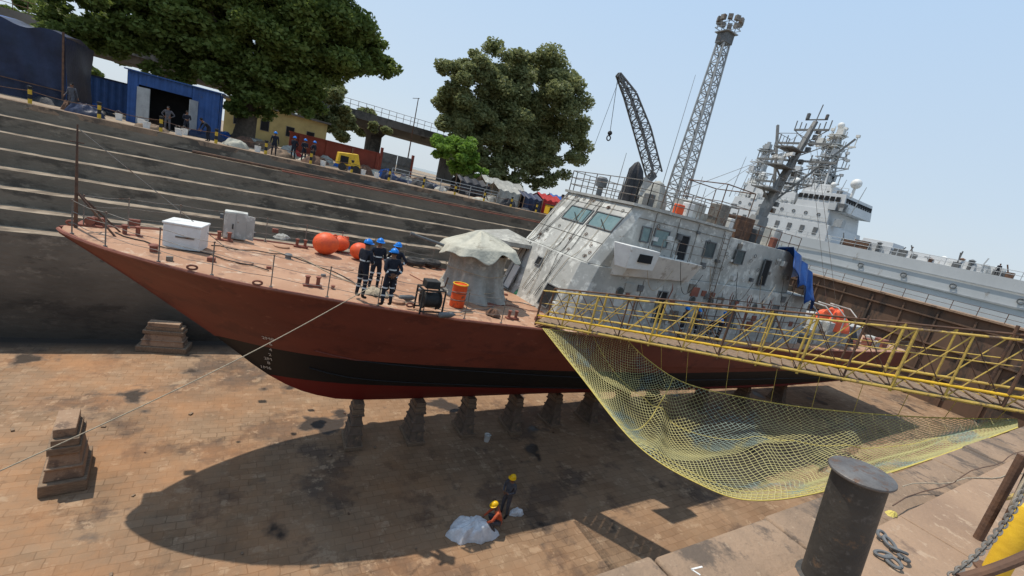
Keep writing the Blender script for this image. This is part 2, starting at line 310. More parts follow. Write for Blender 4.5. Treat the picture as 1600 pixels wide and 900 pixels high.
# ------------------------------------------------------------ SETTING: dock
YF=28.5; ZQ=10.65; ZN=9.9; YN=1.72; XE=68.0
b=MB(); G=[]
for i in range(65):
    x=-60+2*i; G.append([V((x,y,-.0)) for y in (3,6,10,14,17.6,21,25,28.6)])
b.grid(G); struct(b.build('dock_floor','floor',origin=(0,0,0)))
prof=[(YF,-.3),(YF,5.24)]; y=YF;z=5.24
for k in range(7):
    y+=7.5/7; prof.append((y,z)); z+=(ZQ-5.24)/7; prof.append((y,z))
b=MB(); rows=[]; rw=random.Random(2)
for i in range(129):
    x=-60+1*i; rows.append([V((x,p[0]+rw.uniform(-.025,.025),p[1]+(rw.uniform(-.02,.02) if j>0 else 0))) for j,p in enumerate(prof)])
b.grid(rows); o=b.build('dock_wall','wall',origin=(0,0,0)); tag(o,'dark stained stepped masonry wall on the far side of the dry dock','dock wall'); struct(o)
b=MB(); 
for (x0,x1,y0,y1) in ((-500,72,36,1800),(-500,-60,-300,36)): b.add([(x0,y0,ZQ-.004),(x1,y0,ZQ-.004),(x1,y1,ZQ-.004),(x0,y1,ZQ-.004)],[(0,1,2,3)])
struct(b.build('ground','dirt',origin=(0,0,0)))
b=MB(); b.rng(-60,XE+4,36.0,37.1,ZQ-.25,ZQ+.06); struct(b.build('far_coping','coping',origin=(0,0,0)))
b=MB()
for i in range(30):
    x=-30+3.3*i
    for j in range(4): b.rng(x+.01,x+3.29,1.16-2.4*(j+1)+.01,1.16-2.4*j,ZN-.3,ZN)
struct(b.build('near_quay','concrete',origin=(0,0,0),bev=.012))
b=MB(); b.add([(-60,-200,ZN-.03),(72,-200,ZN-.03),(72,1.1,ZN-.03),(-60,1.1,ZN-.03)],[(0,1,2,3)]); struct(b.build('quay_ground','dirt',origin=(0,0,0)))
b=MB()
for i in range(60):
    x=-30+1.65*i; b.rng(x+.008,x+1.642,1.18,YN+.02*math.sin(i*2.1),ZN-.6,ZN-.13+.01*math.sin(i*1.3))
struct(b.build('near_coping','coping',origin=(0,0,0),bev=.03))
b=MB(); pr=[(.98,ZN-.31),(YN-.05,ZN-.32)]; y=YN-.05;z=ZN-.32
for k in range(6): z-=1.6; pr.append((y,z)); y+=.5; pr.append((y,z))
pr[-1]=(y,-.2)
b.grid([[V((x,p[0],p[1])) for p in pr] for x in (-60,-20,0,20,40,70)]); o=b.build('near_dock_wall','wall',origin=(0,0,0)); tag(o,'stepped wall under the near quay','dock wall'); struct(o)
b=MB(); b.add([(-60.01,0,-.3),(-60.01,36,-.3),(-60.01,36,ZQ),(-60.01,0,ZQ)],[(0,1,2,3)]); o=b.build('dock_head_wall','wall'); tag(o,'plain end wall of the dry dock beyond the left','dock wall'); struct(o)
b=MB(); b.add([(72,-600,6.6),(3000,-600,6.6),(3000,2500,6.6),(72,2500,6.6)],[(0,1,2,3)]); struct(b.build('river_water','water'))
g=thing('caisson_gate','tall brown steel gate closing the right end of the dry dock','dock gate',(XE+1.5,19,0)); struct(g)
b=MB(); b.rng(XE,XE+4,2,37,-.2,ZQ-.15); b.build('gate_body','caisson',g)
b=MB()
for y in np.arange(4,37,3.2): b.rng(XE-.22,XE-.002,y,y+.18,0,ZQ-.5)
for z in (3,6.3,9.3): b.rng(XE-.3,XE-.004,2,36.9,z,z+.16)
b.build('stiffener','caisson',g)
b=MB(); b.rng(XE-.4,XE+4.2,1.8,37.3,ZQ-.146,ZQ+.06); b.build('walkway','concrete',g)
for i,y in enumerate(np.arange(3,37,2.2)):
    b=MB(); b.tube((XE,y,ZQ+.06),(XE,y,ZQ+1.15),.035,n=6); b.build('rail_post','rust',g)
b=MB()
for z in (.6,1.12): b.tube((XE,2.5,ZQ+z),(XE,37,ZQ+z),.025,n=6)
b.build('rail','rust',g)
# ------------------------------------------------------------ SHIP
ship=thing('patrol_ship','grey patrol ship with red oxide hull and black waterline on keel blocks','ship',(20,17.6,2.0))
YC=17.6
def itp(x,T,w=.7):
    xs=[t[0] for t in T]; ys=[t[1] for t in T]; w=max(0,min(w,x+4.5)); return float(sum(np.interp(x+d*w,xs,ys) for d in (-1,-.5,0,.5,1))/5)
Tzd=[(-4.5,8.22),(-2.5,8.1),(0,7.92),(3,7.75),(7,7.45),(10.5,7.28),(15,7.0),(25,6.75),(40,6.55),(54,6.45)]
Tbd=[(-4.5,.03),(-4.25,.55),(-3.5,1.3),(-2.5,2.0),(-1,2.75),(.3,3.2),(3,3.75),(7,4.05),(10.5,4.15),(20,4.2),(40,4.1),(54,3.8)]
Tzk=[(-4.5,8.05),(-3,6.95),(-.28,4.78),(1.15,3.49),(2.1,2.85),(2.84,2.5),(4,2.15),(5.2,2.05),(8,2.0),(20,1.85),(36,1.6),(48,1.9),(54,3.0)]
Tm=[(-4.5,0),(0,.03),(6,.34),(12,.6),(20,.85),(54,.95)]
zd=lambda x:itp(x,Tzd); bd=lambda x:itp(x,Tbd,.4); zk=lambda x:itp(x,Tzk,.4)
S=[0,.03,.08,.15,.23,.32,.40,.48,.56,.64,.70,.705,.78,.86,.93,1]
def hb(x,s):
    mm=itp(x,Tm,1); b_=bd(x)*((1-mm)*s**1.25+mm*(1-(1-s)**3.2))
    if s>.702: b_+=.055*min(1,(x+4.5)/2)
    return max(b_,.02)
xs=[-4.5,-4.4,-4.25,-4.0,-3.6,-3.2,-2.7,-2.2,-1.6,-1,-.4,.2,.8,1.4,2,2.6,3.2,4,5,6,7]+list(np.arange(8,53.1,1.5))
rows=[]
for x in xs:
    a=zk(x); d=zd(x); near=[V((x,YC-hb(x,s),a+(d-a)*s)) for s in S]; far=[V((x,YC+hb(x,s),a+(d-a)*s)) for s in S]
    rows.append(near[::-1]+far)
b=MB(); b.grid(rows); k=len(rows[0]); b.add(rows[-1],[tuple(range(k))])
hull=b.build('hull','hull',ship,smooth=28)
b=MB(); rows=[]
for x in xs[1:]:
    h=bd(x)-.02; rows.append([V((x,YC+h*t,zd(x)-.03+.10*(1-t*t))) for t in (-1,-.8,-.5,-.2,0,.2,.5,.8,1)])
b.grid(rows); b.build('deck','deck',ship)
for sgn in (-1,1):
    b=MB(); b.path([V((x,YC+sgn*(bd(x)+.05),zd(x)-.02)) for x in xs],.055,6); b.build('deck_edge','redmetal',ship)
    b=MB(); 
    for t in (.5,.3): b.path([V((x,YC+sgn*(hb(x,t)+.015),zk(x)+(zd(x)-zk(x))*t)) for x in xs if x>2],.03,5)
    b.build('spray_rail','hull',ship)
hv=[p for p in [v.co+wl(hull) for v in hull.data.vertices]]; bvh=BVHTree.FromPolygons([tuple(p) for p in hv],[tuple(p.vertices) for p in hull.data.polygons])
def hullhit(px,py):
    r=ray(px,py).normalized(); q=bvh.ray_cast(CAM,r); return q[0],q[1]
def textmesh(s,size):
    cu_=bpy.data.curves.new('t','FONT'); cu_.body=s; cu_.size=size; cu_.align_x='CENTER'; o=bpy.data.objects.new('t',cu_); COL.objects.link(o)
    bpy.context.view_layer.update(); dg=bpy.context.evaluated_depsgraph_get(); me=bpy.data.meshes.new_from_object(o.evaluated_get(dg)); bpy.data.objects.remove(o); return me
def placetext(s,size,p,u,v,name,matn,parent):
    me=textmesh(s,size); nrm=u.cross(v); off=wl(parent)
    for q in me.vertices: q.co=p+u*q.co.x+v*q.co.y+nrm*.03-off
    me.materials.append(M[matn]); o=bpy.data.objects.new(name,me); COL.objects.link(o); o.parent=parent; return o
for s_,px,py in (('2M8',420,532),('6',424,541),('4',424,549.5),('2',423,557),('2M',420,563.5),('8',421,570),('1M6',416,577)):
    p,nn=hullhit(px,py-2)
    if p is None: continue
    if nn.dot(CAM-p)<0: nn=-nn
    v=(V((0,0,1))-nn*nn.z).normalized(); u=v.cross(nn); placetext(s_,.24,p,u,v,'draft_mark','paint',ship)
off=V((20,17.6,2.0)); st=MB(); st.tube(off,off+V((0,0,1.0)),.018,n=6); st.sphere(off+V((0,0,1.0)),.03,6); st.tube(off,off+V((0,0,.05)),.05,n=8)
proto=st.build('stanchion','steel',ship); first=True
def stan(p):
    global first
    o=proto if first else proto.copy()
    if not first: COL.objects.link(o); o.parent=ship
    first=False; o.location=p-off; return o
for sgn in (-1,1):
    X=[-4.1,-3.2,-1.9,-.6]+list(np.arange(.9,9.9,1.55)); X2=list(np.arange(12.5,52,2.3))
    for L in (X,X2):
        for x in L: stan(V((x,YC+sgn*(bd(x)-.10),zd(x)-.02)))
        b=MB()
        for h in (.35,.68,.99): b.path([V((x,YC+sgn*(bd(x)-.10),zd(x)-.02+h-.04*(i%2))) for i,x in enumerate([q for a_,b_ in zip(L,L[1:]) for q in (a_,(a_+b_)/2)]+[L[-1]])],.009,4)
        b.build('lifeline','steel',ship)
b=MB(); p=V((-4.15,YC,8.15)); b.path([p,p+V((0,0,1.8)),p+V((0,0,3.1))],[.05,.035,.02],8); b.beam(p+V((-.15,0,2.6)),p+V((.15,0,2.6)),.03)
b.tube(p+V((0,0,1.2)),p+V((1.0,.35,0)),.03,n=6); b.tube(p+V((0,0,1.2)),p+V((1.0,-.35,0)),.03,n=6); b.tube(p+V((.45,-.17,.6)),p+V((.45,.17,.6)),.02,n=6)
b.build('bow_staff','rust',ship)
b=MB(); b.path([p+V((0,0,3.0)),V((-2.2,YC,9.6)),V((-.3,YC,8.1))],.012,4); b.build('stay_wire','steel',ship)
def on(px,py,dz=0):
    z=8.0
    for _ in range(6): q=PZ(px,py,z); z=zd(max(-4,q.x))+.05
    q.z=z+dz; return q
for px,py in ((205,368),(488,446),(350,375),(800,497),(470,385)):
    q=on(px,py); b=MB(); b.rng(q.x-.28,q.x+.28,q.y-.1,q.y+.1,q.z-.06,q.z+.03)
    for d in (-.16,.16): b.lathe((q.x+d,q.y,q.z),[(.06,0),(.06,.26),(.085,.28),(.085,.31),(.04,.33)],12)
    b.build('mooring_bitt','redmetal',ship)
for px,py in ((112,352),(402,446),(300,422),(640,480)):
    q=on(px,py); b=MB(); b.torus(q+V((0,0,.08)),.09,.03,V((1,0,0)),V((0,0,1)),16,7,1.3,.7); b.build('fairlead','redmetal',ship)
q=on(150,352); b=MB(); b.rng(q.x-.4,q.x+.2,q.y-.3,q.y+.3,q.z-.05,q.z+.04); b.tube(q+V((-.1,-.2,.16)),q+V((-.1,.2,.16)),.08,n=14); b.tube(q+V((-.1,-.26,.16)),q+V((-.1,-.2,.16)),.13,n=14); b.rng(q.x,q.x+.2,q.y-.1,q.y+.1,q.z+.04,q.z+.25); b.build('windlass','redmetal',ship)
for px,py in ((440,385),(620,470),(540,420),(380,410)):
    q=on(px,py); b=MB(); b.lathe(q-V((0,0,.05)),[(.3,0),(.3,.08),(.26,.10),(.05,.11)],18); b.build('deck_hatch','deck',ship)
rz=random.Random(77)
for px,py in ((240,392),(265,405),(330,408),(420,420),(450,405),(505,432),(520,450),(395,368),(300,352),(350,340),(430,362),(210,350),(760,470),(840,500),(790,462),(655,455)):
    q=on(px,py); b=MB(); s_=rz.uniform(.06,.17)
    if rz.random()<.5: b.lathe(q-V((0,0,.04)),[(s_*.7,0),(s_*.7,s_*1.3),(s_,s_*1.4),(s_*.6,s_*1.7)],10)
    else: b.rng(q.x-s_,q.x+s_,q.y-s_*.7,q.y+s_*.7,q.z-.04,q.z+s_*1.1)
    b.build('deck_fitting',rz.choice(['redmetal','redmetal','steel','greydark']),ship,bev=.01)
# --- superstructure
def win(c,u,v,w_,h_,parent,pane='glass',name='window',fm='greydark'):
    c=V(c);u=V(u).normalized();v=V(v).normalized();nrm=u.cross(v)
    b=MB(); R=Matrix((u,v,nrm)).transposed(); t=.06
    b.box(c+u*(w_/2+t/2)+nrm*.03,(t,h_+2*t,.07),R); b.box(c-u*(w_/2+t/2)+nrm*.03,(t,h_+2*t,.07),R)
    b.box(c+v*(h_/2+t/2)+nrm*.03,(w_,t,.07),R); b.box(c-v*(h_/2+t/2)+nrm*.03,(w_,t,.07),R)
    f=b.build(name,fm,parent,bev=.01); b=MB(); b.box(c+nrm*.012,(w_,h_,.03),R); b.build('pane',pane,f); return f
def plan(xf,xa,hw,ch,chw): return [(xf,YC-hw+chw),(xf+ch,YC-hw),(xa,YC-hw),(xa,YC+hw),(xf+ch,YC+hw),(xf,YC+hw-chw)]
def loft2(p0,z0,p1,z1):
    b=MB(); n=len(p0); z0=[z0]*n; z1=[z1]*n
    b.add([(x,y,z) for (x,y),z in zip(p0,z0)]+[(x,y,z) for (x,y),z in zip(p1,z1)],[tuple(range(n-1,-1,-1)),tuple(range(n,2*n))]+[(i,(i+1)%n,(i+1)%n+n,i+n) for i in range(n)]); return b
A0=plan(11.9,33,3.25,.6,.6); A1=plan(13.0,33,3.05,.6,.6)
loft2(A0,6.6,A1,9.95).build('deckhouse','grey',ship,bev=.03)
B0=plan(13.2,22.5,3.0,.5,.3); B1=plan(15.1,22.5,2.85,.5,.3)
ZR=13.0
loft2(B0,9.953,B1,ZR-.13).build('wheelhouse','grey',ship,bev=.03)
loft2([(22.503,YC-2.9),(30.5,YC-2.7),(30.5,YC+2.7),(22.503,YC+2.9)],9.953,[(22.503,YC-2.8),(30.2,YC-2.6),(30.2,YC+2.6),(22.503,YC+2.8)],12.55).build('after_house','grey',ship,bev=.03)
b=MB(); b.prism([(x-.14 if x<20 else x,y+(.12 if y>YC else -.12)) for x,y in B1],ZR-.127,ZR); b.build('roof_plate','grey',ship)
fu=V((0,-1,0)); KZ=1.9/(ZR-.13-9.953); fv=V((KZ,0,1)).normalized()
def onfront(y,z): return V((13.2+KZ*(z-9.953),y,z))
for y in (18.0,15.92):
    f=win(onfront(y,11.85),fu,fv,1.72,.80,ship)
    b=MB(); c=onfront(y,11.85)-V((.09,0,0)); b.beam(c+V((0,-.5,0))-fv*.4,c+V((0,.25,0))+fv*.1,.03); b.build('wiper','black',f)
def onside(x,z): return V((x,YC-3.0+.15*(z-9.95)/3.2,z))
sv=V((0,.15,3.2)); su=V((1,0,0))
win(V((15.95,YC-2.93,11.72)),su,sv,.5,.62,ship)
for x,w_,h_,z in ((17.05,.95,.72,11.7),(20.9,.8,.75,11.65),(23.7,.75,.7,11.6)):
    win(onside(x,z),su,sv,w_,h_,ship,'glassdark' if x>20 else 'glass')
win(onside(18.75,11.3),su,sv,.62,1.5,ship,'dark','doorway')
win(onside(26.8,11.0)+V((0,.08,0)),su,sv,.6,1.5,ship,'dark','doorway')
for x in (18.2,24.5,29.0): win(V((x,YC-3.13,8.35)),su,V((0,.2,3.3)),.62,1.55,ship,'dark' if x<20 else 'greydark','doorway')
for x in (15.2,20.6,22.2,26.6): 
    b=MB(); b.torus(V((x,YC-3.15,8.9)),.2,.035,V((1,0,0)),V((0,.06,1)).normalized(),18,6); f=b.build('porthole','greydark',ship)
    b=MB(); b.lathe(V((x,YC-3.15,8.9)),[(.18,-.02),(.18,.02)],16,Matrix.Rotation(pi/2,3,'X')); b.build('pane','glassdark',f)
win(V((12.25,15.9,8.0)),fu,V((1.1,0,3.35)),.7,1.0,ship,'dark','doorway')
win(V((12.2,19.2,8.0)),fu,V((1.1,0,3.35)),.6,1.3,ship,'greylight','doorway')
win(V((12.75,17.9,9.2)),fu,V((1.1,0,3.35)),.35,.35,ship,'dark','vent_opening')
b=MB()
for z in (10.9,12.5): b.beam(onfront(14.95,z)-V((.01,0,0)),onfront(20.2,z)-V((.01,0,0)),.022)
for y in (15.0,16.95,20.1): b.beam(onfront(y,10.0)-V((.01,0,0)),onfront(y,12.8)-V((.01,0,0)),.022)
for z in (10.8,12.4): b.beam(onside(15.3,z)-V((0,.01,0)),onside(22.4,z)-V((0,.01,0)),.022)
for x in (16.4,18.1,19.6,21.8): b.beam(onside(x,10.0)-V((0,.01,0)),onside(x,12.8)-V((0,.01,0)),.022)
b.build('weld_seams','steel',ship)
for sg in (-1,1):
    Y=lambda d:YC+sg*d
    b=MB(); b.hexa([(14.2,Y(3.0),9.6),(19.6,Y(3.0),9.8),(19.6,Y(3.3),9.85),(14.9,Y(3.3),9.7)],[(14.4,Y(2.9),10.95),(19.6,Y(2.9),10.85),(19.6,Y(3.8),10.85),(14.9,Y(3.9),10.95)])
    b.build('bridge_wing','greylight' if sg<0 else 'grey',ship,bev=.03)
    if sg<0:
        b=MB(); b.hexa([(13.8,Y(3.7),10.2),(15.7,Y(3.92),10.25),(15.7,Y(4.2),10.25),(14.0,Y(4.2),10.2)],[(13.6,Y(3.5),11.2),(15.7,Y(3.92),11.15),(15.7,Y(4.35),11.15),(13.9,Y(4.35),11.2)])
        b.build('wing_box','white',ship,bev=.03)
    b=MB()
    for x in (16.4,17.5,18.5,19.5): b.tube((x,Y(3.7),10.85),(x,Y(3.7),11.7),.02,n=6)
    b.tube((16.4,Y(3.7),11.7),(19.5,Y(3.7),11.7),.02,n=6); b.tube((16.4,Y(3.7),11.3),(19.5,Y(3.7),11.3),.015,n=6); b.build('wing_railing','steel',ship)
b=MB(); b.box((14.9,YC-4.31,10.75),(.8,.06,.36)); b.build('wing_opening','dark',ship)
rr=random.Random(3)
for i in range(34):
    x=rr.uniform(15,32); z=rr.uniform(7.5,9.6); b=MB(); y=YC-3.17+.2*(z-6.6)/3.35; s_=rr.uniform(.1,.32)
    b.rng(x-s_,x+s_,y-.14,y+.05,z-s_*.8,z+s_*.8); b.build('junction_box',rr.choice(['greylight','greydark','grey','steel','redmetal']),ship,bev=.015)
for i in range(16):
    x=rr.uniform(15,31); b=MB(); y=YC-3.2; b.path([(x,y,7),(x,y+.05,8.6),(x+rr.uniform(-.4,.4),y+.1,9.3),(x+.1,y+.2,9.9)],.028,6); b.build('pipe',['steel','grey','redmetal'][i%3],ship)
for i in range(34):
    x=rr.uniform(15.9,30); z=rr.uniform(10.3,12.4); p=onside(x,z); b=MB()
    if x>22.5: p.y+=.1
    if i%2: b.torus(p+V((0,-.05,0)),.10,.018,V((1,0,0)),V((0,0,1)),12,5)
    else: b.box(p,(rr.uniform(.12,.35),.2,rr.uniform(.12,.35)))
    b.build('wall_fitting',rr.choice(['greydark','rust','steel','greylight']),ship)
for i in range(24):
    y=rr.uniform(15.2,20); z=rr.choice([10.2,10.4,10.7,11.1,12.55,12.7]); p=onfront(y,z); b=MB(); b.torus(p+V((-.05,0,0)),.07,.015,V((0,1,0)),fv,12,5); b.build('pad_eye','rust' if i%3 else 'steel',ship)
for i in range(10):
    y=rr.uniform(14.95,19.8); b=MB(); pts=[]
    for k in range(13):
        t=k/12; z=12.8-5.1*t; xx=13.2+KZ*(z-9.95) if z>9.95 else 11.9+1.1*(z-6.6)/3.35
        pts.append(V((xx-.05,y+.3*math.sin(t*5+i),z)))
    b.path(pts,.014,5); b.build('draped_cable','black' if i%3 else 'rope',ship)
for i in range(6):
    x0_=15+2.3*i; b=MB(); b.path([V((x0_+2.6*t,YC-4.25+.5*t-.0,10.9-1.3*math.sin(pi*t)-.5*t)) for t in [k/12 for k in range(13)]],.014,5); b.build('draped_cable','black' if i%2 else 'rope',ship)
b=MB()
for x in (21.6,22.05): b.tube((x,YC-3.35,7),(x,YC-3.1,12.6),.025,n=6)
for k in range(16): z=7.2+.33*k; b.tube((21.6,YC-3.34+.045*(z-7),z),(22.05,YC-3.34+.045*(z-7),z),.018,n=5)
b.build('wall_ladder','steel',ship)
for px,py,hh in ((835,470,.9),(800,440,.8),(862,492,.7)):
    q=on(px,py); b=MB(); b.lathe(q-V((0,0,.05)),[(.13,0),(.13,hh*.8),(.24,hh*.8+.02),(.26,hh),(.1,hh+.1)],14); b.build('mushroom_vent','greylight',ship)
def railing(pts,h,parent,m_,name='railing',r=.022,post_gap=1.1,mids=(.5,1)):
    pts=[V(p) for p in pts]; b=MB()
    for a_,c_ in zip(pts,pts[1:]):
        n=max(1,int((c_-a_).length/post_gap))
        for i in range(n+1): q=a_.lerp(c_,i/n); b.tube(q,q+V((0,0,h)),r,n=5)
        for mm in mids: b.tube(a_+V((0,0,h*mm)),c_+V((0,0,h*mm)),r*.85,n=5)
    return b.build(name,m_,parent)
railing([(22.3,14.7,ZR),(15.6,14.75,ZR),(15.1,15.1,ZR),(15.1,20.1,ZR),(15.6,20.4,ZR),(22.3,20.5,ZR)],1.05,ship,'steel',mids=(.33,.66,1),r=.026,post_gap=.9)
railing([(22.6,14.85,12.55),(30.1,15.05,12.55)],1.0,ship,'rust',mids=(.5,1))
railing([(30.6,14.6,9.95),(33,14.6,9.95),(33,20.6,9.95),(30.6,20.6,9.95)],1.0,ship,'rust')
b=MB(); b.lathe((16.2,18.9,ZR),[(.16,0),(.16,.5),(.3,.52),(.3,.95),(.2,1.05)],14); b.build('sight_pedestal','greydark',ship)
q=V((17.6,18.1,ZR)); b=MB(); b.lathe(q,[(.5,0),(.46,.4),(.40,.9),(.42,1.3),(.34,1.8),(.14,2.15),(.03,2.25)],30,jit=lambda a,z,i:.14*math.sin(a*3+z*3)+.10*math.sin(a*7+z)+.04*math.sin(a*13)); b.build('covered_director','blacktarp',ship)
q=V((17.6,16.3,ZR)); b=MB(); b.lathe(q,[(.65,0),(.6,.4),(.45,.9),(.25,1.3),(.05,1.4)],30,jit=lambda a,z,i:.1*math.sin(a*6+z*2)+.06*math.sin(a*11)); b.build('covered_instrument','canvas',ship)
for (x,y,z,sx,sy,sz,mm) in ((20.3,16.2,ZR,1.3,1.1,.9,'grey'),(21.9,15.5,ZR,.8,.7,1.1,'steel'),(24.5,15.9,12.55,1.5,1.0,1.3,'rust'),(26.6,16.6,12.55,1.1,1.2,1.0,'grey'),(19.0,17.9,ZR,.8,.8,.6,'greylight'),(28.1,15.8,12.55,.8,.7,1.2,'grey'),(23.3,17.9,12.55,1.2,1.4,1.0,'canvas'),(19.2,15.4,ZR,.5,.4,.7,'white'),(25.6,15.3,12.55,.5,.5,.8,'greydark'),(16.3,15.4,ZR,.4,.4,.6,'greydark'),(18.3,15.2,ZR,.5,.3,.5,'orange'),(22.9,15.4,12.55,.4,.4,1.0,'white'),(27.4,15.2,12.55,.4,.3,.6,'redmetal')):
    b=MB(); b.rng(x-sx/2,x+sx/2,y-sy/2,y+sy/2,z,z+sz); b.build('roof_locker',mm,ship,bev=.04)
b=MB()
for (x,y) in ((21,14.9),(23.6,14.9),(21,17.4),(23.6,17.4)): b.tube((x,y,12.6),(x,y,15.1),.03,n=6)
for a_,c_ in (((21,14.9),(23.6,14.9)),((23.6,14.9),(23.6,17.4)),((23.6,17.4),(21,17.4)),((21,17.4),(21,14.9))): b.tube((*a_,15.1),(*c_,15.1),.03,n=6); b.tube((*a_,14.2),(*c_,14.2),.02,n=6)
b.build('awning_frame','rust',ship)
for x,y,h in ((16.9,15.1,2.2),(18.3,20,2.8),(19.5,15.0,1.6),(22.5,18.5,4.5),(18.8,18.9,2.0),(20.6,19.4,1.8),(15.9,16.8,1.6),(21.4,16.9,2.4)):
    b=MB(); b.path([(x,y,ZR-.5),(x+.05,y,ZR+h)],[.03,.012],6); b.build('whip_aerial','steel',ship)
# mast
mb0=V((28.6,YC,12.5)); mt=V((31.6,YC,21.2)); b=MB()
b.hexa([mb0+V((-.7,-.6,0)),mb0+V((.9,-.6,0)),mb0+V((.9,.6,0)),mb0+V((-.7,.6,0))],[mb0+V((.1,-.35,1.9)),mb0+V((1.0,-.35,1.9)),mb0+V((1.0,.35,1.9)),mb0+V((.1,.35,1.9))])
b.hexa([mb0+V((.3,-.26,1.903)),mb0+V((.95,-.26,1.903)),mb0+V((.95,.26,1.903)),mb0+V((.3,.26,1.903))],[mt+V((-.13,-.12,0)),mt+V((.13,-.12,0)),mt+V((.13,.12,0)),mt+V((-.13,.12,0))])
mast=b.build('mast','mastgrey',ship,bev=.03)
def along(t): return mb0.lerp(mt,t)
for t,L in ((.50,1.9),(.68,2.6),(.82,1.7),(.93,1.1)):
    c=along(t)+V((.3*(1-t),0,0)); b=MB(); b.beam(c+V((0,-L,0)),c+V((0,L,0)),.12); b.beam(c+V((0,-L,0)),c+V((0,0,-.8)),.05); b.beam(c+V((0,L,0)),c+V((0,0,-.8)),.05)
    for s_ in (-1,-.7,-.4,.4,.7,1): b.tube(c+V((0,L*s_,0)),c+V((0,L*s_,.3+.3*abs(s_))),.04,n=6)
    b.build('yard_arm','mastgrey',mast)
b=MB(); b.beam(along(.35)+V((.4,0,0)),along(.98)+V((-.4,2.2,-.2)),.14); b.beam(along(.35)+V((.4,0,0)),along(.88)+V((.6,-2.6,0)),.13); b.build('gaff_boom','mastgrey',mast)
for t in (.42,.6,.74):
    c=along(t); b=MB(); b.box(c+V((-1.0,0,0)),(1.7,1.2,.07)); b.beam(c+V((-1.6,0,0)),c+V((0,0,-.9)),.08)
    for yy in (-.6,.6): 
        for xx in (-1.85,-1.1,-.4): b.tube(c+V((xx,yy,0)),c+V((xx,yy,.8)),.02,n=5)
        b.tube(c+V((-1.85,yy,.8)),c+V((-.3,yy,.8)),.02,n=5)
    b.tube(c+V((-1.85,-.6,.8)),c+V((-1.85,.6,.8)),.02,n=5); b.build('mast_platform','mastgrey',mast)
b=MB(); c=along(.6)+V((-1.1,0,.1)); b.lathe(c,[(.16,0),(.16,.35),(.25,.36),(.25,.5)],12); b.beam(c+V((-.6,-1.0,.6)),c+V((.6,1.0,.6)),.16,.2); b.build('radar_scanner','white',mast)
b=MB(); c=along(1); b.tube(c,c+V((.15,0,1.1)),.04,n=6); b.beam(c+V((0,-.7,.1)),c+V((0,.7,.1)),.07); b.lathe(c+V((0,.6,.15)),[(.12,0),(.12,.35),(.02,.4)],10); b.lathe(c+V((0,-.6,.15)),[(.1,0),(.1,.25),(.02,.3)],10); b.build('masthead_light','greydark',mast)
for i in range(14):
    t=.28+.05*i; c=along(t)+V((.1,0,0)); b=MB(); b.box(c+V((rr.choice([-.4,.3]),rr.choice([-.3,.3]),0)),(.24,.24,.3)); b.build('mast_fitting',rr.choice(['greydark','mastgrey','steel']),mast)
for a_,c_ in ((along(.97),(20,YC-1,ZR)),(along(.97),(46,YC,8)),(along(.8),(19,YC+1,ZR)),(along(.9),(40,YC-2,7.6))):
    b=MB(); b.tube(a_,V(c_),.015,n=4); b.build('stay_wire','steel',mast)
# after deck
b=MB(); b.rng(34.5,41,14.5,20.1,6.5,7.7); b.build('engine_casing','grey',ship,bev=.04)
b=MB(); b.rng(43,46.5,15.6,19.6,6.4,7.9); b.build('aft_locker','grey',ship,bev=.04)
for x in (33.6,35.6,37.6,39.6):
    b=MB(); b.path([(x,13.9,6.8),(x,13.95,9.0),(x,14.6,9.5),(x,16,9.5)],.05,6); b.build('boat_davit','grey',ship)
for i in range(22):
    x=rr.uniform(33.3,50); y=rr.uniform(14.3,16); s_=rr.uniform(.2,.6); ins=34.3<x<41.2; b=MB(); b.rng(x-s_,x+s_,y-s_*.7,y+s_*.7,7.7 if ins else zd(x)-.05,(7.7 if ins else zd(x))+s_*1.4); b.build('aft_deck_fitting',rr.choice(['grey','greydark','redmetal','steel','greylight']),ship,bev=.03)
b=MB()
for x in np.arange(21,33,1.9): b.tube((x,13.75,6.9),(x,13.75,9.6),.028,n=6)
b.tube((21,13.75,9.3),(32.4,13.75,9.3),.025,n=6); b.tube((21,13.75,8.3),(32.4,13.75,8.3),.025,n=6); b.build('side_awning_frame','rust',ship)
HL=[('black hose lying along the foredeck beside the grey cabinet','hose','black'),('tan rope snaking across the foredeck past the orange buoys','rope','rope'),('red hose on the deck between the drum and the deckhouse','hose','redmetal'),('black hose lying on the deck in front of the white locker','hose','black'),('grey cable lying from the drum to the deckhouse corner','cable','greydark')]
for k,(pts) in enumerate([[(330,385),(380,392),(440,398),(520,425),(600,470)],[(420,392),(470,405),(540,440),(650,480),(740,492)],[(640,430),(690,455),(740,470),(800,480),(850,490)],[(180,365),(240,385),(330,400),(420,425)],[(700,490),(760,484),(790,470),(830,478),(868,488)]]):
    b=MB(); P=[on(x,y,.04) for x,y in pts]; b.path([P[0]]+[a_.lerp(c_,t)+V((0,.12*math.sin(t*6+k),0)) for a_,c_ in zip(P,P[1:]) for t in (.25,.5,.75,1)],.018,6)
    o=b.build('deck_'+HL[k][1],HL[k][2]); tag(o,HL[k][0],HL[k][1])
q=on(290,386); R=Matrix.Rotation(rad(-12),3,'Z')
t=thing('deck_locker','white boxy locker with a sloping lid standing on the foredeck near the bow','locker',q)
b=MB(); b.box(q+V((0,0,.38)),(1.0,.85,.76),R); b.build('cabinet_body','white',t,bev=.02)
b=MB(); b.box(q+V((0,0,.80)),(1.06,.91,.07),R); b.build('lid','white',t,bev=.02)
b=MB(); b.box(q+V((0,-.44,.4)),(.5,.04,.05),R); b.build('handle','steel',t)
q=on(366,372); t=thing('grey_cabinet','tall grey steel cabinet standing open on the foredeck right of the white locker','cabinet',q)
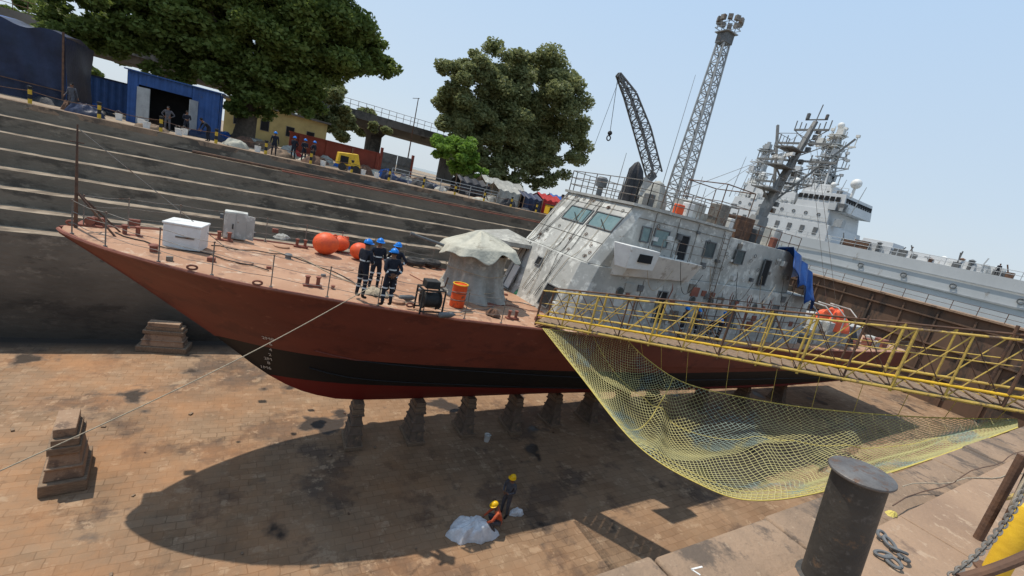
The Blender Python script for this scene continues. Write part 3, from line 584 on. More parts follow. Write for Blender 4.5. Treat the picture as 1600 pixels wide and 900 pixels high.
b=MB(); b.rng(q.x-.38,q.x+.38,q.y-.2,q.y+.25,q.z,q.z+1.05); b.build('cabinet_body','grey',t,bev=.02)
b=MB(); b.rng(q.x-.34,q.x-.01,q.y-.24,q.y-.205,q.z+.05,q.z+1.0); b.build('door','grey',t)
b=MB(); b.box(q+V((.5,-.3,.52)),(.33,.03,.93),Matrix.Rotation(rad(-40),3,'Z')); b.build('door','grey',t)
b=MB(); b.rng(q.x-.1,q.x-.06,q.y-.27,q.y-.24,q.z+.4,q.z+.6); b.build('handle','black',t)
for px,py,lab,s_ in ((507,397,'large round orange buoy leftmost of the cluster on the foredeck',.52),(530,392,'round orange buoy half hidden behind the leftmost one',.40),(560,405,'orange buoy beside the standing men on the foredeck',.42)):
    q=on(px,py); t=thing('marker_buoy',lab,'buoy',q); b=MB(); b.sphere(q+V((0,0,s_*.90)),s_,22,(1.03,1,.92)); b.build('float','orange',t)
    b=MB(); b.torus(q+V((s_*.6,-s_*.2,s_*1.65)),.07,.025,V((1,0,0)),V((0,0,1)),12,6); b.build('lifting_eye','orange',t)
for px,py,lab in ((648,414,'black tyre fender lying on deck behind the four men'),(674,416,'black tyre fender lying right of the other one behind the men')):
    q=on(px,py); b=MB(); b.torus(q+V((0,0,.18)),.34,.17,V((1,0,0)),V((0,1,0)),20,9); tag(b.build('tyre_fender','tyre'),lab,'tyre')
q=on(713,478); t=thing('oil_drum','bright orange oil drum with a yellow rim standing on the foredeck','drum',q)
b=MB(); b.lathe(q,[(.28,0),(.29,.02),(.285,.28),(.3,.3),(.285,.32),(.285,.56),(.3,.58),(.285,.6),(.285,.86),(.295,.88),(.295,.9),(.27,.9),(.27,.87)],24); b.build('barrel','drum',t)
b=MB(); b.torus(q+V((0,0,.9)),.285,.022,V((1,0,0)),V((0,1,0)),24,6); b.build('rim','yellowc',t)
for z_ in (.30,.58): b=MB(); b.torus(q+V((0,0,z_)),.297,.016,V((1,0,0)),V((0,1,0)),24,6); b.build('hoop','rust',t)
q=on(668,487); t=thing('deck_winch','black winch machine on a frame standing left of the orange drum','winch',q)
b=MB()
for dx in (-.4,.4):
    for dy in (-.3,.3): b.beam(q+V((dx,dy,0)),q+V((dx,dy,.85)),.05)
    b.beam(q+V((dx,-.3,.85)),q+V((dx,.3,.85)),.05)
for dy in (-.3,.3): b.beam(q+V((-.4,dy,.85)),q+V((.4,dy,.85)),.05); b.beam(q+V((-.4,dy,.1)),q+V((.4,dy,.1)),.05)
b.build('frame','black',t)
b=MB(); b.tube(q+V((-.25,0,.45)),q+V((.28,0,.45)),.25,n=16); b.tube(q+V((-.3,0,.45)),q+V((-.25,0,.45)),.32,n=16); b.tube(q+V((.28,0,.45)),q+V((.33,0,.45)),.32,n=16); b.build('spool','black',t)
b=MB(); b.rng(q.x-.3,q.x+.2,q.y-.22,q.y+.22,q.z+.88,q.z+1.15); b.build('motor','black',t,bev=.03)
b=MB(); b.path([q+V((.2,0,.9)),q+V((.45,0,.95)),q+V((.5,0,1.3))],.03,6); b.build('exhaust_pipe','rust',t)
for k,(px,py,lab) in enumerate(((635,470,'small grey gas bottle lying on deck behind the winch'),(697,497,'small grey gas bottle lying on deck in front of the orange drum'))):
    q=on(px,py); b=MB(); b.path([q+V((-.3,0,.1)),q+V((-.25,0,.1)),q+V((.2,.1,.1)),q+V((.3,.12,.1)),q+V((.38,.14,.1))],[.05,.1,.1,.06,.03],12); tag(b.build('gas_bottle','greydark'),lab,'gas bottle')
# covered gun: mount under loose tarpaulin
q=V((8.95,17.1,zd(9.0)+.05)); KS=1.17; KH=1.24
t=thing('covered_deck_gun','deck gun wrapped in a grey canvas skirt with a pale draped canvas top','gun',q)
def foldf(nh,seed,lo,hi):
    r_=random.Random(seed); T=[(r_.randint(lo,hi),r_.uniform(0,6.28),r_.uniform(.4,1)) for _ in range(nh)]
    s_=sum(a for _,_,a in T); return lambda a,w=0:sum(am*math.sin(k_*a+ph+w*(1+.3*k_)) for k_,ph,am in T)/s_*1.6
f1=foldf(6,1,5,22); f2=foldf(5,2,3,14); f3=foldf(3,5,2,5)
def squarish(a,p=.35): return 1/((abs(math.cos(a))**(2+4*p)+abs(math.sin(a))**(2+4*p))**(1/(2+4*p)))
b=MB(); G=[]
for i in range(19):
    g_=i/18; z=1.65*g_*KH; r_=KS*(1.20-.18*g_+.10*(1-g_)**4-.10*math.sin(pi*g_)); G.append([q+V((math.cos(a)*r_*(.95+.05*squarish(a))*(1+.11*f1(a,g_*.6)+.07*f2(a,g_*1.8)),math.sin(a)*r_*(1+.11*f1(a,g_*.6)+.07*f2(a,g_*1.8)),z+.03*f2(a)*(1-g_))) for a in [2*pi*k/120 for k in range(121)]])
b.grid(G); b.build('canvas_skirt','canvas',t,smooth=60)
b=MB(); G=[]
for i in range(27):
    g_=i/26; row=[]
    for k in range(121):
        a=2*pi*k/120; sq=squarish(a,.6); Rm=KS*1.32*(.78+.22*sq)*(1+.08*f3(a)); hang=.36*(1+.6*f2(a))
        if g_<.62:
            h=g_/.62; r_=Rm*h; z=2.34*KH-.62*h**1.5-.20*abs(f3(a))*math.sin(pi*h)+.06*f1(a)*h*math.sin(pi*h)+.12*math.cos(a+.6)*h
        else:
            h=(g_-.62)/.38; r_=Rm*(1+.14*h*(1+.6*f1(a))); z=2.34*KH-.62-hang*h+.12*math.cos(a+.6)
        row.append(q+V((-.16+math.cos(a)*r_,math.sin(a)*r_,z)))
    G.append(row)
b.grid(G); b.build('canvas_top','canvaslight',t,smooth=60,solid=.012)
b=MB()
for zz_ in (.5,1.2): b.path([q+V((math.cos(a)*1.35*(1+.03*f1(a)),math.sin(a)*1.35*(1+.03*f1(a)),zz_+.05*f3(a))) for a in [2*pi*k/60 for k in range(61)]],.016,5)
b.build('lashing','rope',t)
b=MB(); b.path([q+V((-1.1,0,1.9)),q+V((-3.0,.2,2.25))],[.075,.05],10); b.tube(q+V((-3.0,.2,2.25)),q+V((-3.15,.2,2.27)),.08,n=10); b.build('gun_barrel','greydark',t)
b=MB(); b.lathe(q-V((0,0,.06)),[(1.6,0),(1.6,.08),(1.4,.1)],32); b.build('mounting_ring','redmetal',t)
# umbrella
q=V((12.2,20.7,zd(11.2))); t=thing('sun_umbrella','wide pale grey sun umbrella on a pole behind the covered deck gun','umbrella',q)
b=MB(); top=q+V((0,0,2.98)); 
cs=[q+V((1.75*math.cos(a),1.75*math.sin(a),2.52)) for a in [pi/8+k*pi/4 for k in range(8)]]
b.add([top]+cs+[c_-V((0,0,.2)) for c_ in cs],[(0,1+k,1+(k+1)%8) for k in range(8)]+[(1+k,9+k,9+(k+1)%8,1+(k+1)%8) for k in range(8)]); b.build('canopy','canvas',t,smooth=0,solid=.01)
b=MB(); b.tube(q,q+V((0,0,2.85)),.025,n=8); b.build('pole','steel',t)
b=MB(); 
for c_ in cs: b.beam(top-V((0,0,.08)),c_-V((0,0,.03)),.02)
b.build('ribs','steel',t)
b=MB(); b.lathe(q,[(.28,0),(.28,.1),(.08,.16)],14); b.build('base','greydark',t)
def heap(c,rx,ry,h,seed,mname,name,label,cat,nn=26,pw=.7):
    r=random.Random(seed); ph=[r.uniform(0,6) for _ in range(8)]; G=[]
    for i in range(nn+1):
        rowp=[]; rho=i/nn
        for k in range(49):
            a=2*pi*k/48; e=1+.16*math.sin(2*a+ph[0])+.1*math.sin(3*a+ph[1])+.07*math.sin(7*a+ph[2])+.04*math.sin(13*a+ph[6]); 
            zz=h*(1-rho**2)**pw*(1+.22*math.sin(4*a+ph[3]+rho*5)*rho+.15*math.sin(9*a+ph[4]+rho*9)*rho+.16*math.sin(rho*9+ph[5]+a)*rho+.06*math.sin(rho*17+5*a+ph[7])*rho)
            rowp.append(V(c)+V((rx*rho*e*math.cos(a),ry*rho*e*math.sin(a),max(0.01,zz))))
        G.append(rowp)
    b=MB(); b.grid(G); return tag(b.build(name,mname,smooth=50),label,cat)
G=[]
for i in range(19):
    f=i/18; tp_=V((28.6+3.6*f,14.55,12.9-1.5*f)); row=[]
    for j in range(9): g_=j/8; row.append(tp_+V((.12*math.sin(i*1.4+j*.4)-.5*g_*(1-f),-.7*g_+.12*math.sin(i*1.1),-2.2*g_*(1-.2*math.sin(i*.9))*(.6+.4*f))))
    G.append([tp_+V((0,1.6,-.6)),tp_+V((0,.8,-.2))]+row)
b=MB(); b.grid(G); tag(b.build('blue_tarpaulin','bluetarp',solid=.01),'bright blue tarpaulin draped over gear at the aft end of the deckhouse','tarpaulin')
heap((38.4,15.1,7.72),2.1,.95,1.55,5,'orange','orange_cover','orange plastic cover heaped over a boat on the after deck','cover')
heap((41.9,15.2,6.6),1.3,.8,1.4,6,'blacktarp','dark_bundle','dark bundle lying right of the orange cover on the after deck','bundle')
heap(on(812,462)+V((.3,0,0)),.5,.4,.5,8,'green','green_machine_cover','green covered pump at the foot of the deckhouse front','pump')
heap(on(585,458),.45,.4,.2,9,'rope','rope_coil_heap','tan rope heap at the feet of the men on deck','rope')
heap(on(770,492),.3,.25,.25,19,'rust','rag_bundle','rust brown rag bundle on the deck right of the orange drum','rag')
heap(on(440,372),.35,.3,.18,23,'canvas','canvas_bundle','grey canvas bundle lying on the foredeck left of the orange buoys','bundle')
# ------------------------------------------------------------ keel blocks
def keel_block(h=2.0):
    t=thing('keel_block','','keel block',(0,0,0))
    b=MB(); b.rng(-.44,.44,-.85,.85,0,.18); b.build('base_timber','timber',t,bev=.02)
    b=MB(); b.hexa([(-.36,-.75,.183),(.36,-.75,.183),(.36,.75,.183),(-.36,.75,.183)],[(-.22,-.45,h-.55),(.22,-.45,h-.55),(.22,.45,h-.55),(-.22,.45,h-.55)])
    b.rng(-.36,.36,-.66,.66,.62,.69); b.rng(-.33,.33,-.58,.58,1.02,1.09); b.rng(-.32,.32,-.52,.52,h-.547,h-.47)
    b.build('steel_wedge','blocksteel',t,bev=.015)
    b=MB(); b.rng(-.28,.28,-.48,.48,h-.467,h-.24); b.build('lower_cap','timber',t,bev=.02)
    b=MB(); b.rng(-.24,.26,-.42,.42,h-.237,h-.01); b.build('upper_cap','timber',t,bev=.02)
    return t
kb=keel_block(); rk=random.Random(4)
NM=['keel block at the forward end under the hull','second keel block from the bow under the hull','third keel block from the bow under the hull','fourth keel block from the bow under the hull','fifth keel block from the bow under the hull','sixth keel block from the bow in deep shade']
for k in range(11):
    o=kb if k==0 else copy_tree(kb); x=4.95+2.76*k if k<8 else 4.95+2.76*7+5.5*(k-7); put(o,(x,YC+rk.uniform(-.1,.1),0),rad(rk.uniform(-5,5))); o.scale=(rk.uniform(.8,.95),rk.uniform(.8,.95),(zk(x)+.0)/2.0)
    o['group']='keel blocks under the patrol ship'; o['label']=NM[k] if k<6 else 'keel block in the shadow under the after hull'
def spare_block(c,rz_,sx,sy,h,label):
    t=thing('stepped_block',label,'dock block',c,'spare dock blocks'); t.location=V((0,0,0))
    b=MB(); b.rng(-sx,sx,-sy,sy,0,.2*h); b.build('base_timber','timber',t,bev=.03)
    b=MB(); b.hexa([(-sx*.85,-sy*.85,.2*h+.003),(sx*.85,-sy*.85,.2*h+.003),(sx*.85,sy*.85,.2*h+.003),(-sx*.85,sy*.85,.2*h+.003)],[(-sx*.6,-sy*.7,.62*h),(sx*.6,-sy*.7,.62*h),(sx*.6,sy*.7,.62*h),(-sx*.6,sy*.7,.62*h)]); b.rng(-sx*.8,sx*.8,-sy*.84,sy*.84,.38*h,.42*h); b.build('concrete_body','concrete',t,bev=.03)
    b=MB(); b.rng(-sx*.7,sx*.7,-sy*.8,sy*.8,.62*h+.003,.74*h); b.build('lower_cap','timber',t,bev=.02)
    b=MB(); b.rng(-sx*.55,sx*.6,-sy*.75,sy*.7,.74*h+.003,.86*h); b.build('middle_cap','timber',t,bev=.02)
    b=MB(); b.rng(-sx*.5,sx*.45,-sy*.6,sy*.65,.86*h+.003,h); b.build('upper_cap','concrete',t,bev=.02)
    put(t,c,rz_); return t
spare_block((-4.15,17.2,0),rad(8),.55,.95,2.1,'stepped timber and concrete block standing alone ahead of the bow')
spare_block((-2.9,27.3,0),rad(80),.5,1.1,1.55,'squat block standing against the foot of the far dock wall')
rd=random.Random(31)
for i in range(26):
    x=rd.uniform(-7,16); y=rd.uniform(9.5,24); b=MB(); s_=rd.uniform(.03,.08); b.box((x,y,s_*.4),(s_*2.2,s_*1.3,s_*.8),Matrix.Rotation(rd.uniform(0,3),3,'Z')); tag(b.build('scrap_piece',rd.choice(['timber','timber','blocksteel','rust']),bev=.01),'small loose scrap on the dock floor','scrap','scraps on the dock floor')
# ------------------------------------------------------------ PEOPLE
JN={'pelvis':((0,0,.95),.135),'waist':((0,0,1.09),.12),'chest':((0,0,1.30),.15),'nb':((0,0,1.46),.075),'neck':((0,.01,1.52),.055),'head':((0,.02,1.60),.088),'crown':((0,.015,1.675),.092),
 'sl':((-.19,0,1.41),.07),'el':((-.25,-.03,1.14),.048),'wl':((-.27,.05,.90),.032),'pl':((-.27,.07,.83),.036),
 'hl':((-.095,0,.90),.10),'kl':((-.12,.03,.50),.066),'al':((-.13,-.02,.09),.048),'tl':((-.145,.14,.045),.042)}
BONES=[('pelvis','waist'),('waist','chest'),('chest','nb'),('nb','neck'),('neck','head'),('head','crown'),('chest','sl'),('sl','el'),('el','wl'),('wl','pl'),('pelvis','hl'),('hl','kl'),('kl','al'),('al','tl')]
def person(label,loc,face,pose=None,suit='suit',helm='helmetblue',h=1.7,group=None,detail=2,stripes=True,legs=None,name='person'):
    J={k:(V(v[0]),v[1]) for k,v in JN.items()}
    for k in list(J):
        if k[-1]=='l' and len(k)==2: p,r=J[k]; J[k[0]+'r']=(V((-p.x,p.y,p.z)),r)
    for k,p in (pose or {}).items(): J[k]=(V(p),J[k][1])
    bones=[]
    for a_,c_ in BONES:
        bones.append((a_,c_))
        if len(c_)==2 and c_[-1]=='l' : bones.append((a_ if a_ in('chest','pelvis') else a_[0]+'r',c_[0]+'r'))
    keys=list(J); me=bpy.data.meshes.new('b'); me.from_pydata([tuple(J[k][0]) for k in keys],[(keys.index(a_),keys.index(c_)) for a_,c_ in bones],[])
    bm=bmesh.new(); bm.from_mesh(me); ly=bm.verts.layers.skin.verify(); bm.verts.ensure_lookup_table()
    for i,k in enumerate(keys): bm.verts[i][ly].radius=(J[k][1],J[k][1]); bm.verts[i][ly].use_root=(k=='pelvis')
    bm.to_mesh(me); bm.free(); tmp=bpy.data.objects.new('b',me); COL.objects.link(tmp)
    tmp.modifiers.new('s','SKIN'); ss=tmp.modifiers.new('ss','SUBSURF'); ss.levels=detail; ss.render_levels=detail
    bpy.context.view_layer.update(); dg=bpy.context.evaluated_depsgraph_get(); ev=bpy.data.meshes.new_from_object(tmp.evaluated_get(dg)); bpy.data.objects.remove(tmp)
    mb=MB(); mb.v=[v.co.copy() for v in ev.vertices]; mb.f=[tuple(p.vertices) for p in ev.polygons]; nb=len(mb.f)
    hn=(J['crown'][0]-J['neck'][0]).normalized(); fwd=V((0,1,0)); fwd=(fwd-hn*fwd.dot(hn)).normalized(); rt=fwd.cross(hn); hm=J['head'][0].lerp(J['crown'][0],.35)
    mb.path([hm+fwd*.08+hn*.02,hm+fwd*.112-hn*.018],[.010,.016],5)
    for s_ in (-1,1): mb.sphere(hm+rt*s_*.088,.028,6,(.4,.7,1.1))
    for sd in ('l','r'):
        wv=J['w'+sd][0]; pv=J['p'+sd][0]; d=(pv-wv).normalized(); sx=-1 if sd=='l' else 1
        side=d.cross(V((1,0,0))*sx); side=side.normalized() if side.length>.1 else V((0,1,0)); inn=d.cross(side).normalized()
        for i,L in enumerate((.075,.085,.08,.062)):
            b0=pv+side*(.027-.018*i)+d*.01; mb.path([b0,b0+d*L*.6+inn*.004,b0+d*L-inn*sx*(-1)*.02],[.0105,.0095,.007],5)
        mb.path([pv+side*.03-d*.02,pv+side*.055+d*.02,pv+side*.055+d*.05],[.013,.011,.008],5)
    root=thing(name,label,'person',(0,0,0),group)
    legs=legs or suit
    body=mb.build('body',[suit,'skin','boot',legs],root,smooth=80)
    segs=[(J[a_][0],J[c_][0],a_,c_) for a_,c_ in bones]
    idx=[]
    for i,p in enumerate(body.data.polygons):
        c=p.center; best=9;lab=0
        if i>=nb: idx.append(1); continue
        for A,B,a_,c_ in segs:
            ab=B-A; t_=max(0,min(1,(c-A).dot(ab)/ab.length_squared)); dd=(c-(A+ab*t_)).length
            if dd<best:
                best=dd
                if c_ in('neck','head','crown'): lab=1
                elif c_[0]=='p' and len(c_)==2: lab=1
                elif c_[0]=='t': lab=2
                elif a_[0]=='k' and t_>.8: lab=2
                elif a_[0] in 'hk' and a_!='head': lab=3
                else: lab=0
        idx.append(lab)
    body.data.polygons.foreach_set('material_index',idx)
    Rm=Matrix((rt,fwd,hn)).transposed()
    if helm:
        b=MB(); c=J['crown'][0].lerp(J['head'][0],.15); b.sphere(c,.128,16,(.92,1.06,.95),0,90,Rm)
        b.lathe(c+fwd*.035,[(.10,-.012),(.142,-.014),(.146,-.004),(.12,.004)],18,Rm); b.path([c-fwd*.1+hn*.09,c+hn*.125,c+fwd*.1+hn*.09],.014,5)
        b.build('helmet',helm,root)
    b=MB(); b.sphere(J['crown'][0].lerp(J['head'][0],.25)-fwd*.012,.102,12,(.95,1,.98),-25,60,Rm); b.build('hair','hair',root)
    for s_ in (-1,1): b=MB(); b.sphere(hm+fwd*.083+rt*s_*.032+hn*.028,.011,6); b.build('eye','reflect',root)
    b=MB(); b.box(hm+fwd*.088-hn*.045,(.045,.012,.009),Rm); b.build('mouth','shirt',root)
    if stripes:
        def ring(a_,c_,t_,r):
            A=J[a_][0];B=J[c_][0];d=(B-A).normalized(); b=MB(); b.path([A.lerp(B,t_)-d*.022,A.lerp(B,t_)+d*.022],r,10,False); b.build('reflective_band','reflect',root)
        for s_ in 'lr': ring('k'+s_,'a'+s_,.35,.072); ring('h'+s_,'k'+s_,.75,.085); ring('e'+s_,'w'+s_,.35,.055)
        ring('waist','chest',.35,.150)
    k=h/1.74; put(root,loc,face,s=k); return root
HIPS={'el':(-.38,-.06,1.17),'wl':(-.22,.05,1.03),'pl':(-.17,.07,1.0),'er':(.38,-.06,1.17),'wr':(.22,.05,1.03),'pr':(.17,.07,1.0)}
BACK={'el':(-.27,-.12,1.16),'wl':(-.10,-.17,1.0),'pl':(-.04,-.17,.97),'er':(.27,-.12,1.16),'wr':(.10,-.18,1.02),'pr':(.03,-.20,.99)}
FRONT={'el':(-.25,.02,1.16),'wl':(-.12,.22,1.12),'pl':(-.06,.25,1.12),'er':(.25,.02,1.16),'wr':(.12,.22,1.1),'pr':(.06,.26,1.08)}
WALK={'kl':(-.11,.18,.52),'al':(-.11,.20,.10),'tl':(-.12,.36,.05),'kr':(.11,-.02,.5),'ar':(.11,-.27,.13),'tr':(.12,-.13,.05),'wl':(-.27,-.1,.9),'pl':(-.27,-.12,.83),'wr':(.27,.18,.93),'pr':(.27,.23,.88)}
BEND={'waist':(0,.08,1.05),'chest':(0,.28,1.17),'nb':(0,.42,1.25),'neck':(0,.47,1.29),'head':(0,.52,1.35),'crown':(0,.56,1.42),'sl':(-.19,.38,1.2),'sr':(.19,.38,1.2),'el':(-.22,.45,.93),'er':(.22,.45,.93),'wl':(-.15,.55,.74),'wr':(.15,.55,.74),'pl':(-.13,.58,.67),'pr':(.13,.58,.67),'kl':(-.13,.08,.5),'kr':(.13,.08,.5)}
CROUCH={'pelvis':(0,-.05,.42),'waist':(0,.02,.55),'chest':(0,.14,.74),'nb':(0,.22,.88),'neck':(0,.25,.93),'head':(0,.29,1.0),'crown':(0,.31,1.07),'sl':(-.19,.18,.84),'sr':(.19,.18,.84),'el':(-.25,.33,.6),'er':(.25,.33,.6),'wl':(-.16,.52,.45),'wr':(.16,.52,.45),'pl':(-.14,.58,.40),'pr':(.14,.58,.40),'hl':(-.1,-.02,.38),'hr':(.1,-.02,.38),'kl':(-.2,.36,.5),'kr':(.2,.36,.5),'al':(-.16,.12,.09),'ar':(.16,.12,.09),'tl':(-.18,.28,.045),'tr':(.18,.28,.045)}
person('man in navy coverall and blue helmet at the left of the group on the foredeck',on(561,466),rad(-60),FRONT,h=1.95)
person('man in blue helmet standing behind the leftmost man in the foredeck group',on(582,452),rad(180),{},h=1.86)
person('man in blue helmet standing at the back right of the foredeck group',on(610,457),rad(130),HIPS,h=1.86)
person('man with his back turned and hands behind him nearest the rail on the foredeck',on(602,479),rad(10),BACK,h=1.92)
person('worker in dark clothes and yellow helmet standing on the dock floor by the white sheet',PZ(786,806,0),rad(110),FRONT,'suitgrey','helmetyellow',stripes=False,h=1.85)
person('crouching worker in orange shirt and yellow helmet gathering the white sheet',PZ(776,830,0),rad(70),CROUCH,'shirt','helmetyellow',stripes=False,legs='suitgrey',h=1.9)
q=PZ(736,832,0); heap(q,.85,.62,.55,11,'sheet','plastic_sheet','crumpled white plastic sheet on the dock floor beside the crouching worker','plastic sheet',34)
q=PZ(806,803,0); heap(q,.28,.18,.25,12,'sheet','white_rag','small white rag bundle right of the standing floor worker','rag')
q=PZ(760,689,0); t=thing('white_bucket','small white bucket standing alone on the dock floor under the hull','bucket',q); b=MB(); b.lathe(q,[(.13,0),(.16,.34),(.175,.36),(.165,.36),(.15,.3)],16); b.build('pail','white',t); b=MB(); b.torus(q+V((0,0,.36)),.165,.01,V((1,0,0)),V((0,.5,-.6)),14,5); b.build('handle','steel',t)
for px,lab,f_ in ((1072,'man in a blue helmet at the left end of the side deck group',200),(1092,'man in blue helmet second from left on the side deck',150),(1118,'man in blue helmet third from left bending on the side deck',170),(1134,'man in blue helmet at the right end of the side deck group',230)):
    r=ray(px,488); Yp=13.95; tt=Yp/r.y; X=r.x*tt; person(lab,V((X,Yp,zd(X)+.02)),rad(f_),BEND if px==1118 else FRONT,detail=1)
person('man in black on the far bridge wing beside the wheelhouse front',V((PY(874,330,20.9).x,20.9,11.0)),rad(60),FRONT,helm=None,stripes=False,detail=1)
# ------------------------------------------------------------ GANGWAY
G0=V((10.35,13.75,7.42)); G1=V((17.55,1.35,10.02)); gd=(G1-G0); gl=gd.length; gdir=gd.normalized(); gs=V((0,0,1)).cross(gdir).normalized()*-1
if gs.x<0: gs=-gs
gang=thing('gangway','yellow and rusty truss gangway sloping from the near quay to the ship deck','gangway',G0)
W=1.1; N=13; HTf=lambda f:1.35+.55*f
zz=lambda h:V((0,0,h))
for k in (0,1):
    o_=gs*W*k; b=MB(); b.tube(G0+o_,G1+o_,.052,n=8); b.build('bottom_chord','yellow',gang)
    b=MB(); b.tube(G0+o_+zz(HTf(0)),G1+o_+zz(HTf(1)),.032,n=8); b.build('top_rail','yellow' if k==0 else 'rust',gang)
    b=MB(); b.tube(G0+o_+zz(.32),G1+o_+zz(.36),.042,n=8); b.build('middle_rail','yellow' if k else 'yellowc',gang)
    b=MB(); b.tube(G0+o_+zz(HTf(0)*.62),G1+o_+zz(HTf(1)*.62),.018,n=6); b.build('upper_middle_rail','yellow',gang)
    for i in range(N+1):
        f=i/N; p=G0.lerp(G1,f)+o_; b=MB(); b.tube(p-V((0,0,.1)),p+zz(HTf(f)+(.25 if i in(9,12) else 0)),.03 if i%2 else .042,n=6); b.build('post','rust' if i%3==0 else 'yellow',gang)
        if i<N:
            f2=(i+1)/N; p2=G0.lerp(G1,f2)+o_
            b=MB(); b.tube(p,p2+zz(HTf(f2)),.018,n=6); b.build('diagonal_brace','yellow',gang)
            b=MB(); b.tube(p+zz(HTf(f)),p2,.016,n=6); b.build('diagonal_brace','rust',gang)
b=MB()
for i in range(46):
    p=G0.lerp(G1,(i+.5)/46); b.beam(p+gs*.05+V((0,0,.05)),p+gs*(W-.05)+V((0,0,.05)),.312,.03)
b.build('deck_planks','timber',gang)
b=MB()
for i in range(N+1):
    p=G0.lerp(G1,i/N)-V((0,0,.06)); b.beam(p,p+gs*W,.05)
    if i<N: b.beam(p,G0.lerp(G1,(i+1)/N)+gs*W-V((0,0,.06)),.035)
b.build('cross_bracing','rust',gang)
# ------------------------------------------------------------ NET
def crv(pts,t):
    n=len(pts)-1; x=t*n; i=min(int(x),n-1); f=x-i; g=lambda j:pts[max(0,min(n,j))]
    a_,b_,c_,d_=g(i-1),g(i),g(i+1),g(i+2)
    return .5*((2*b_)+(c_-a_)*f+(2*a_-5*b_+4*c_-d_)*f*f+(3*b_-a_-3*c_+d_)*f**3)
inner=[PD(*q) for q in ((972,522,17.2),(1010,560,16.4),(1075,600,15.7),(1200,628,14.5),(1320,643,13.5),(1450,652,12.6),(1590,655,11.5))]
midl=[PD(*q) for q in ((905,520,17.4),(960,600,16.3),(1040,668,15.0),(1150,700,13.8),(1290,712,12.6),(1430,696,11.8),(1590,663,11.2))]
outer=[PD(*q) for q in ((848,513,17.5),(905,585,15.6),(990,690,13.0),(1090,755,11.4),(1190,782,10.2),(1360,748,9.7),(1590,668,10.9))]
def NS(u,v):
    A,B,C=crv(inner,u),crv(midl,u),crv(outer,u); p=A*(1-v)*(1-2*v)+B*4*v*(1-v)+C*v*(2*v-1)
    sag=math.sin(pi*u)**.6*math.sin(pi*v)**.8; ridge=math.exp(-((u-.26-.12*v)/.022)**2)+.7*math.exp(-((u-.5-.2*v*v)/.03)**2)+.6*math.exp(-((u-.72+.1*v)/.03)**2)
    fold=.20*math.sin(u*31+v*7+2*math.sin(v*5))+.14*math.sin(u*57-v*11)+.10*math.sin(v*33+u*9)
    return p+V((fold*.6-.25*ridge,fold*.5-.2*ridge,-.35*abs(math.sin(u*9+v*3))-fold*.35+.42*ridge))*sag
t=thing('safety_net','straw yellow mesh safety net slung below the gangway over the dock','net',PD(1200,700,12))
NU,NV=168,62; b=MB(); GR=[[NS(i/NU,j/NV) for j in range(NV+1)] for i in range(NU+1)]
def strand(b,p,q,r):
    d=q-p
    if d.length<1e-5: return
    x,y=b.frame(d); x*=r;y*=r*1.0
    b.add([p+x,p-x*.5+y*.87,p-x*.5-y*.87,q+x,q-x*.5+y*.87,q-x*.5-y*.87],[(0,1,4,3),(1,2,5,4),(2,0,3,5)])
for i in range(NU):
    for j in range(NV):
        if (i+j)%2==0: strand(b,GR[i][j],GR[i+1][j+1],.0078)
        else: strand(b,GR[i][j+1],GR[i+1][j],.0078)
b.build('net_mesh','netyellow',t,smooth=0)
for jj,nm in ((0,'head_rope'),(NV,'foot_rope'),(21,'tie_rope'),(NV-2,'tie_rope'),(NV-4,'tie_rope'),(NV-7,'tie_rope')):
    b=MB(); b.path([GR[i][jj] for i in range(NU+1)],.018 if jj in(0,NV) else .010,5); b.build(nm,'netrope',t)
for ii in (0,48): 
    b=MB(); b.path(GR[ii],.014,5); b.build('tie_rope','netrope',t)
for i in range(10,NU,15):
    b=MB(); p=GR[i][0]; q=G0.lerp(G1,min(1,max(0,((p-G0).dot(gdir))/gl))); b.path([q,p],.008,4); b.build('hanging_cord','netrope',t)
p0=on(572,478,.6); p1=PD(0,722,6.5); p2=p1+(p1-p0)*.25
b=MB(); pts=[]
for k in range(25):
    f=k/24; p=p0.lerp(p2,f); pts.append(p-V((0,0,.25*math.sin(pi*f))))
b.path(pts,[.013-.004*(k/24) for k in range(25)],6); tag(b.build('mooring_rope','rope'),'long pale mooring rope stretched from the foredeck rail down to the left','rope')
# ------------------------------------------------------------ FAR QUAY
for i in range(14):
    x=-13.5+2.9*i
    b=MB(); b.lathe((0,0,0),[(.09,0),(.09,.85),(.12,.86),(.12,.93),(.03,.95)],10)
    if i==0: fp=b.build('edge_post','post',origin=(0,0,0)); o=fp
    else: o=fp.copy(); COL.objects.link(o)
    o.location=(x,36.6,ZQ+.06); tag(o,'yellow and black banded post on the far quay edge','post','posts along the far quay edge')
b=MB(); b.path([V((x,36.6+.02*math.sin(x),ZQ+.75-.12*abs(math.sin((x+13.5)/2.9*pi)))) for x in np.arange(-13.5,24.3,.36)],.02,5); tag(b.build('edge_chain','rust'),'rusty chain sagging between the banded posts on the far quay edge','chain')
b=MB(); b.path([(x,35.2,9.99) for x in range(-3,31,3)],.09,8); tag(b.build('quay_pipe','rust'),'long rusty pipe lying on the top step of the far dock wall','pipe')
b=MB(); b.path([(x,35.6+.1*math.sin(x),10.0) for x in range(-4,34,2)],.05,8); tag(b.build('hose_line','black'),'thin black hose lying along the top step of the far dock wall','hose')
b=MB(); b.path([V((x,34.4+.12*math.sin(x*1.3),9.95-.0)) for x in range(2,30,1)],.05,7); tag(b.build('red_hose','redmetal'),'dull red hose running along an upper step of the far dock wall','hose')
t=thing('blue_shed','blue corrugated steel shed with open doors and a dark interior under the big tree','shed',(-4.9,44.5,ZQ))
x0,x1,y0,y1=-7.6,-2.2,43,47
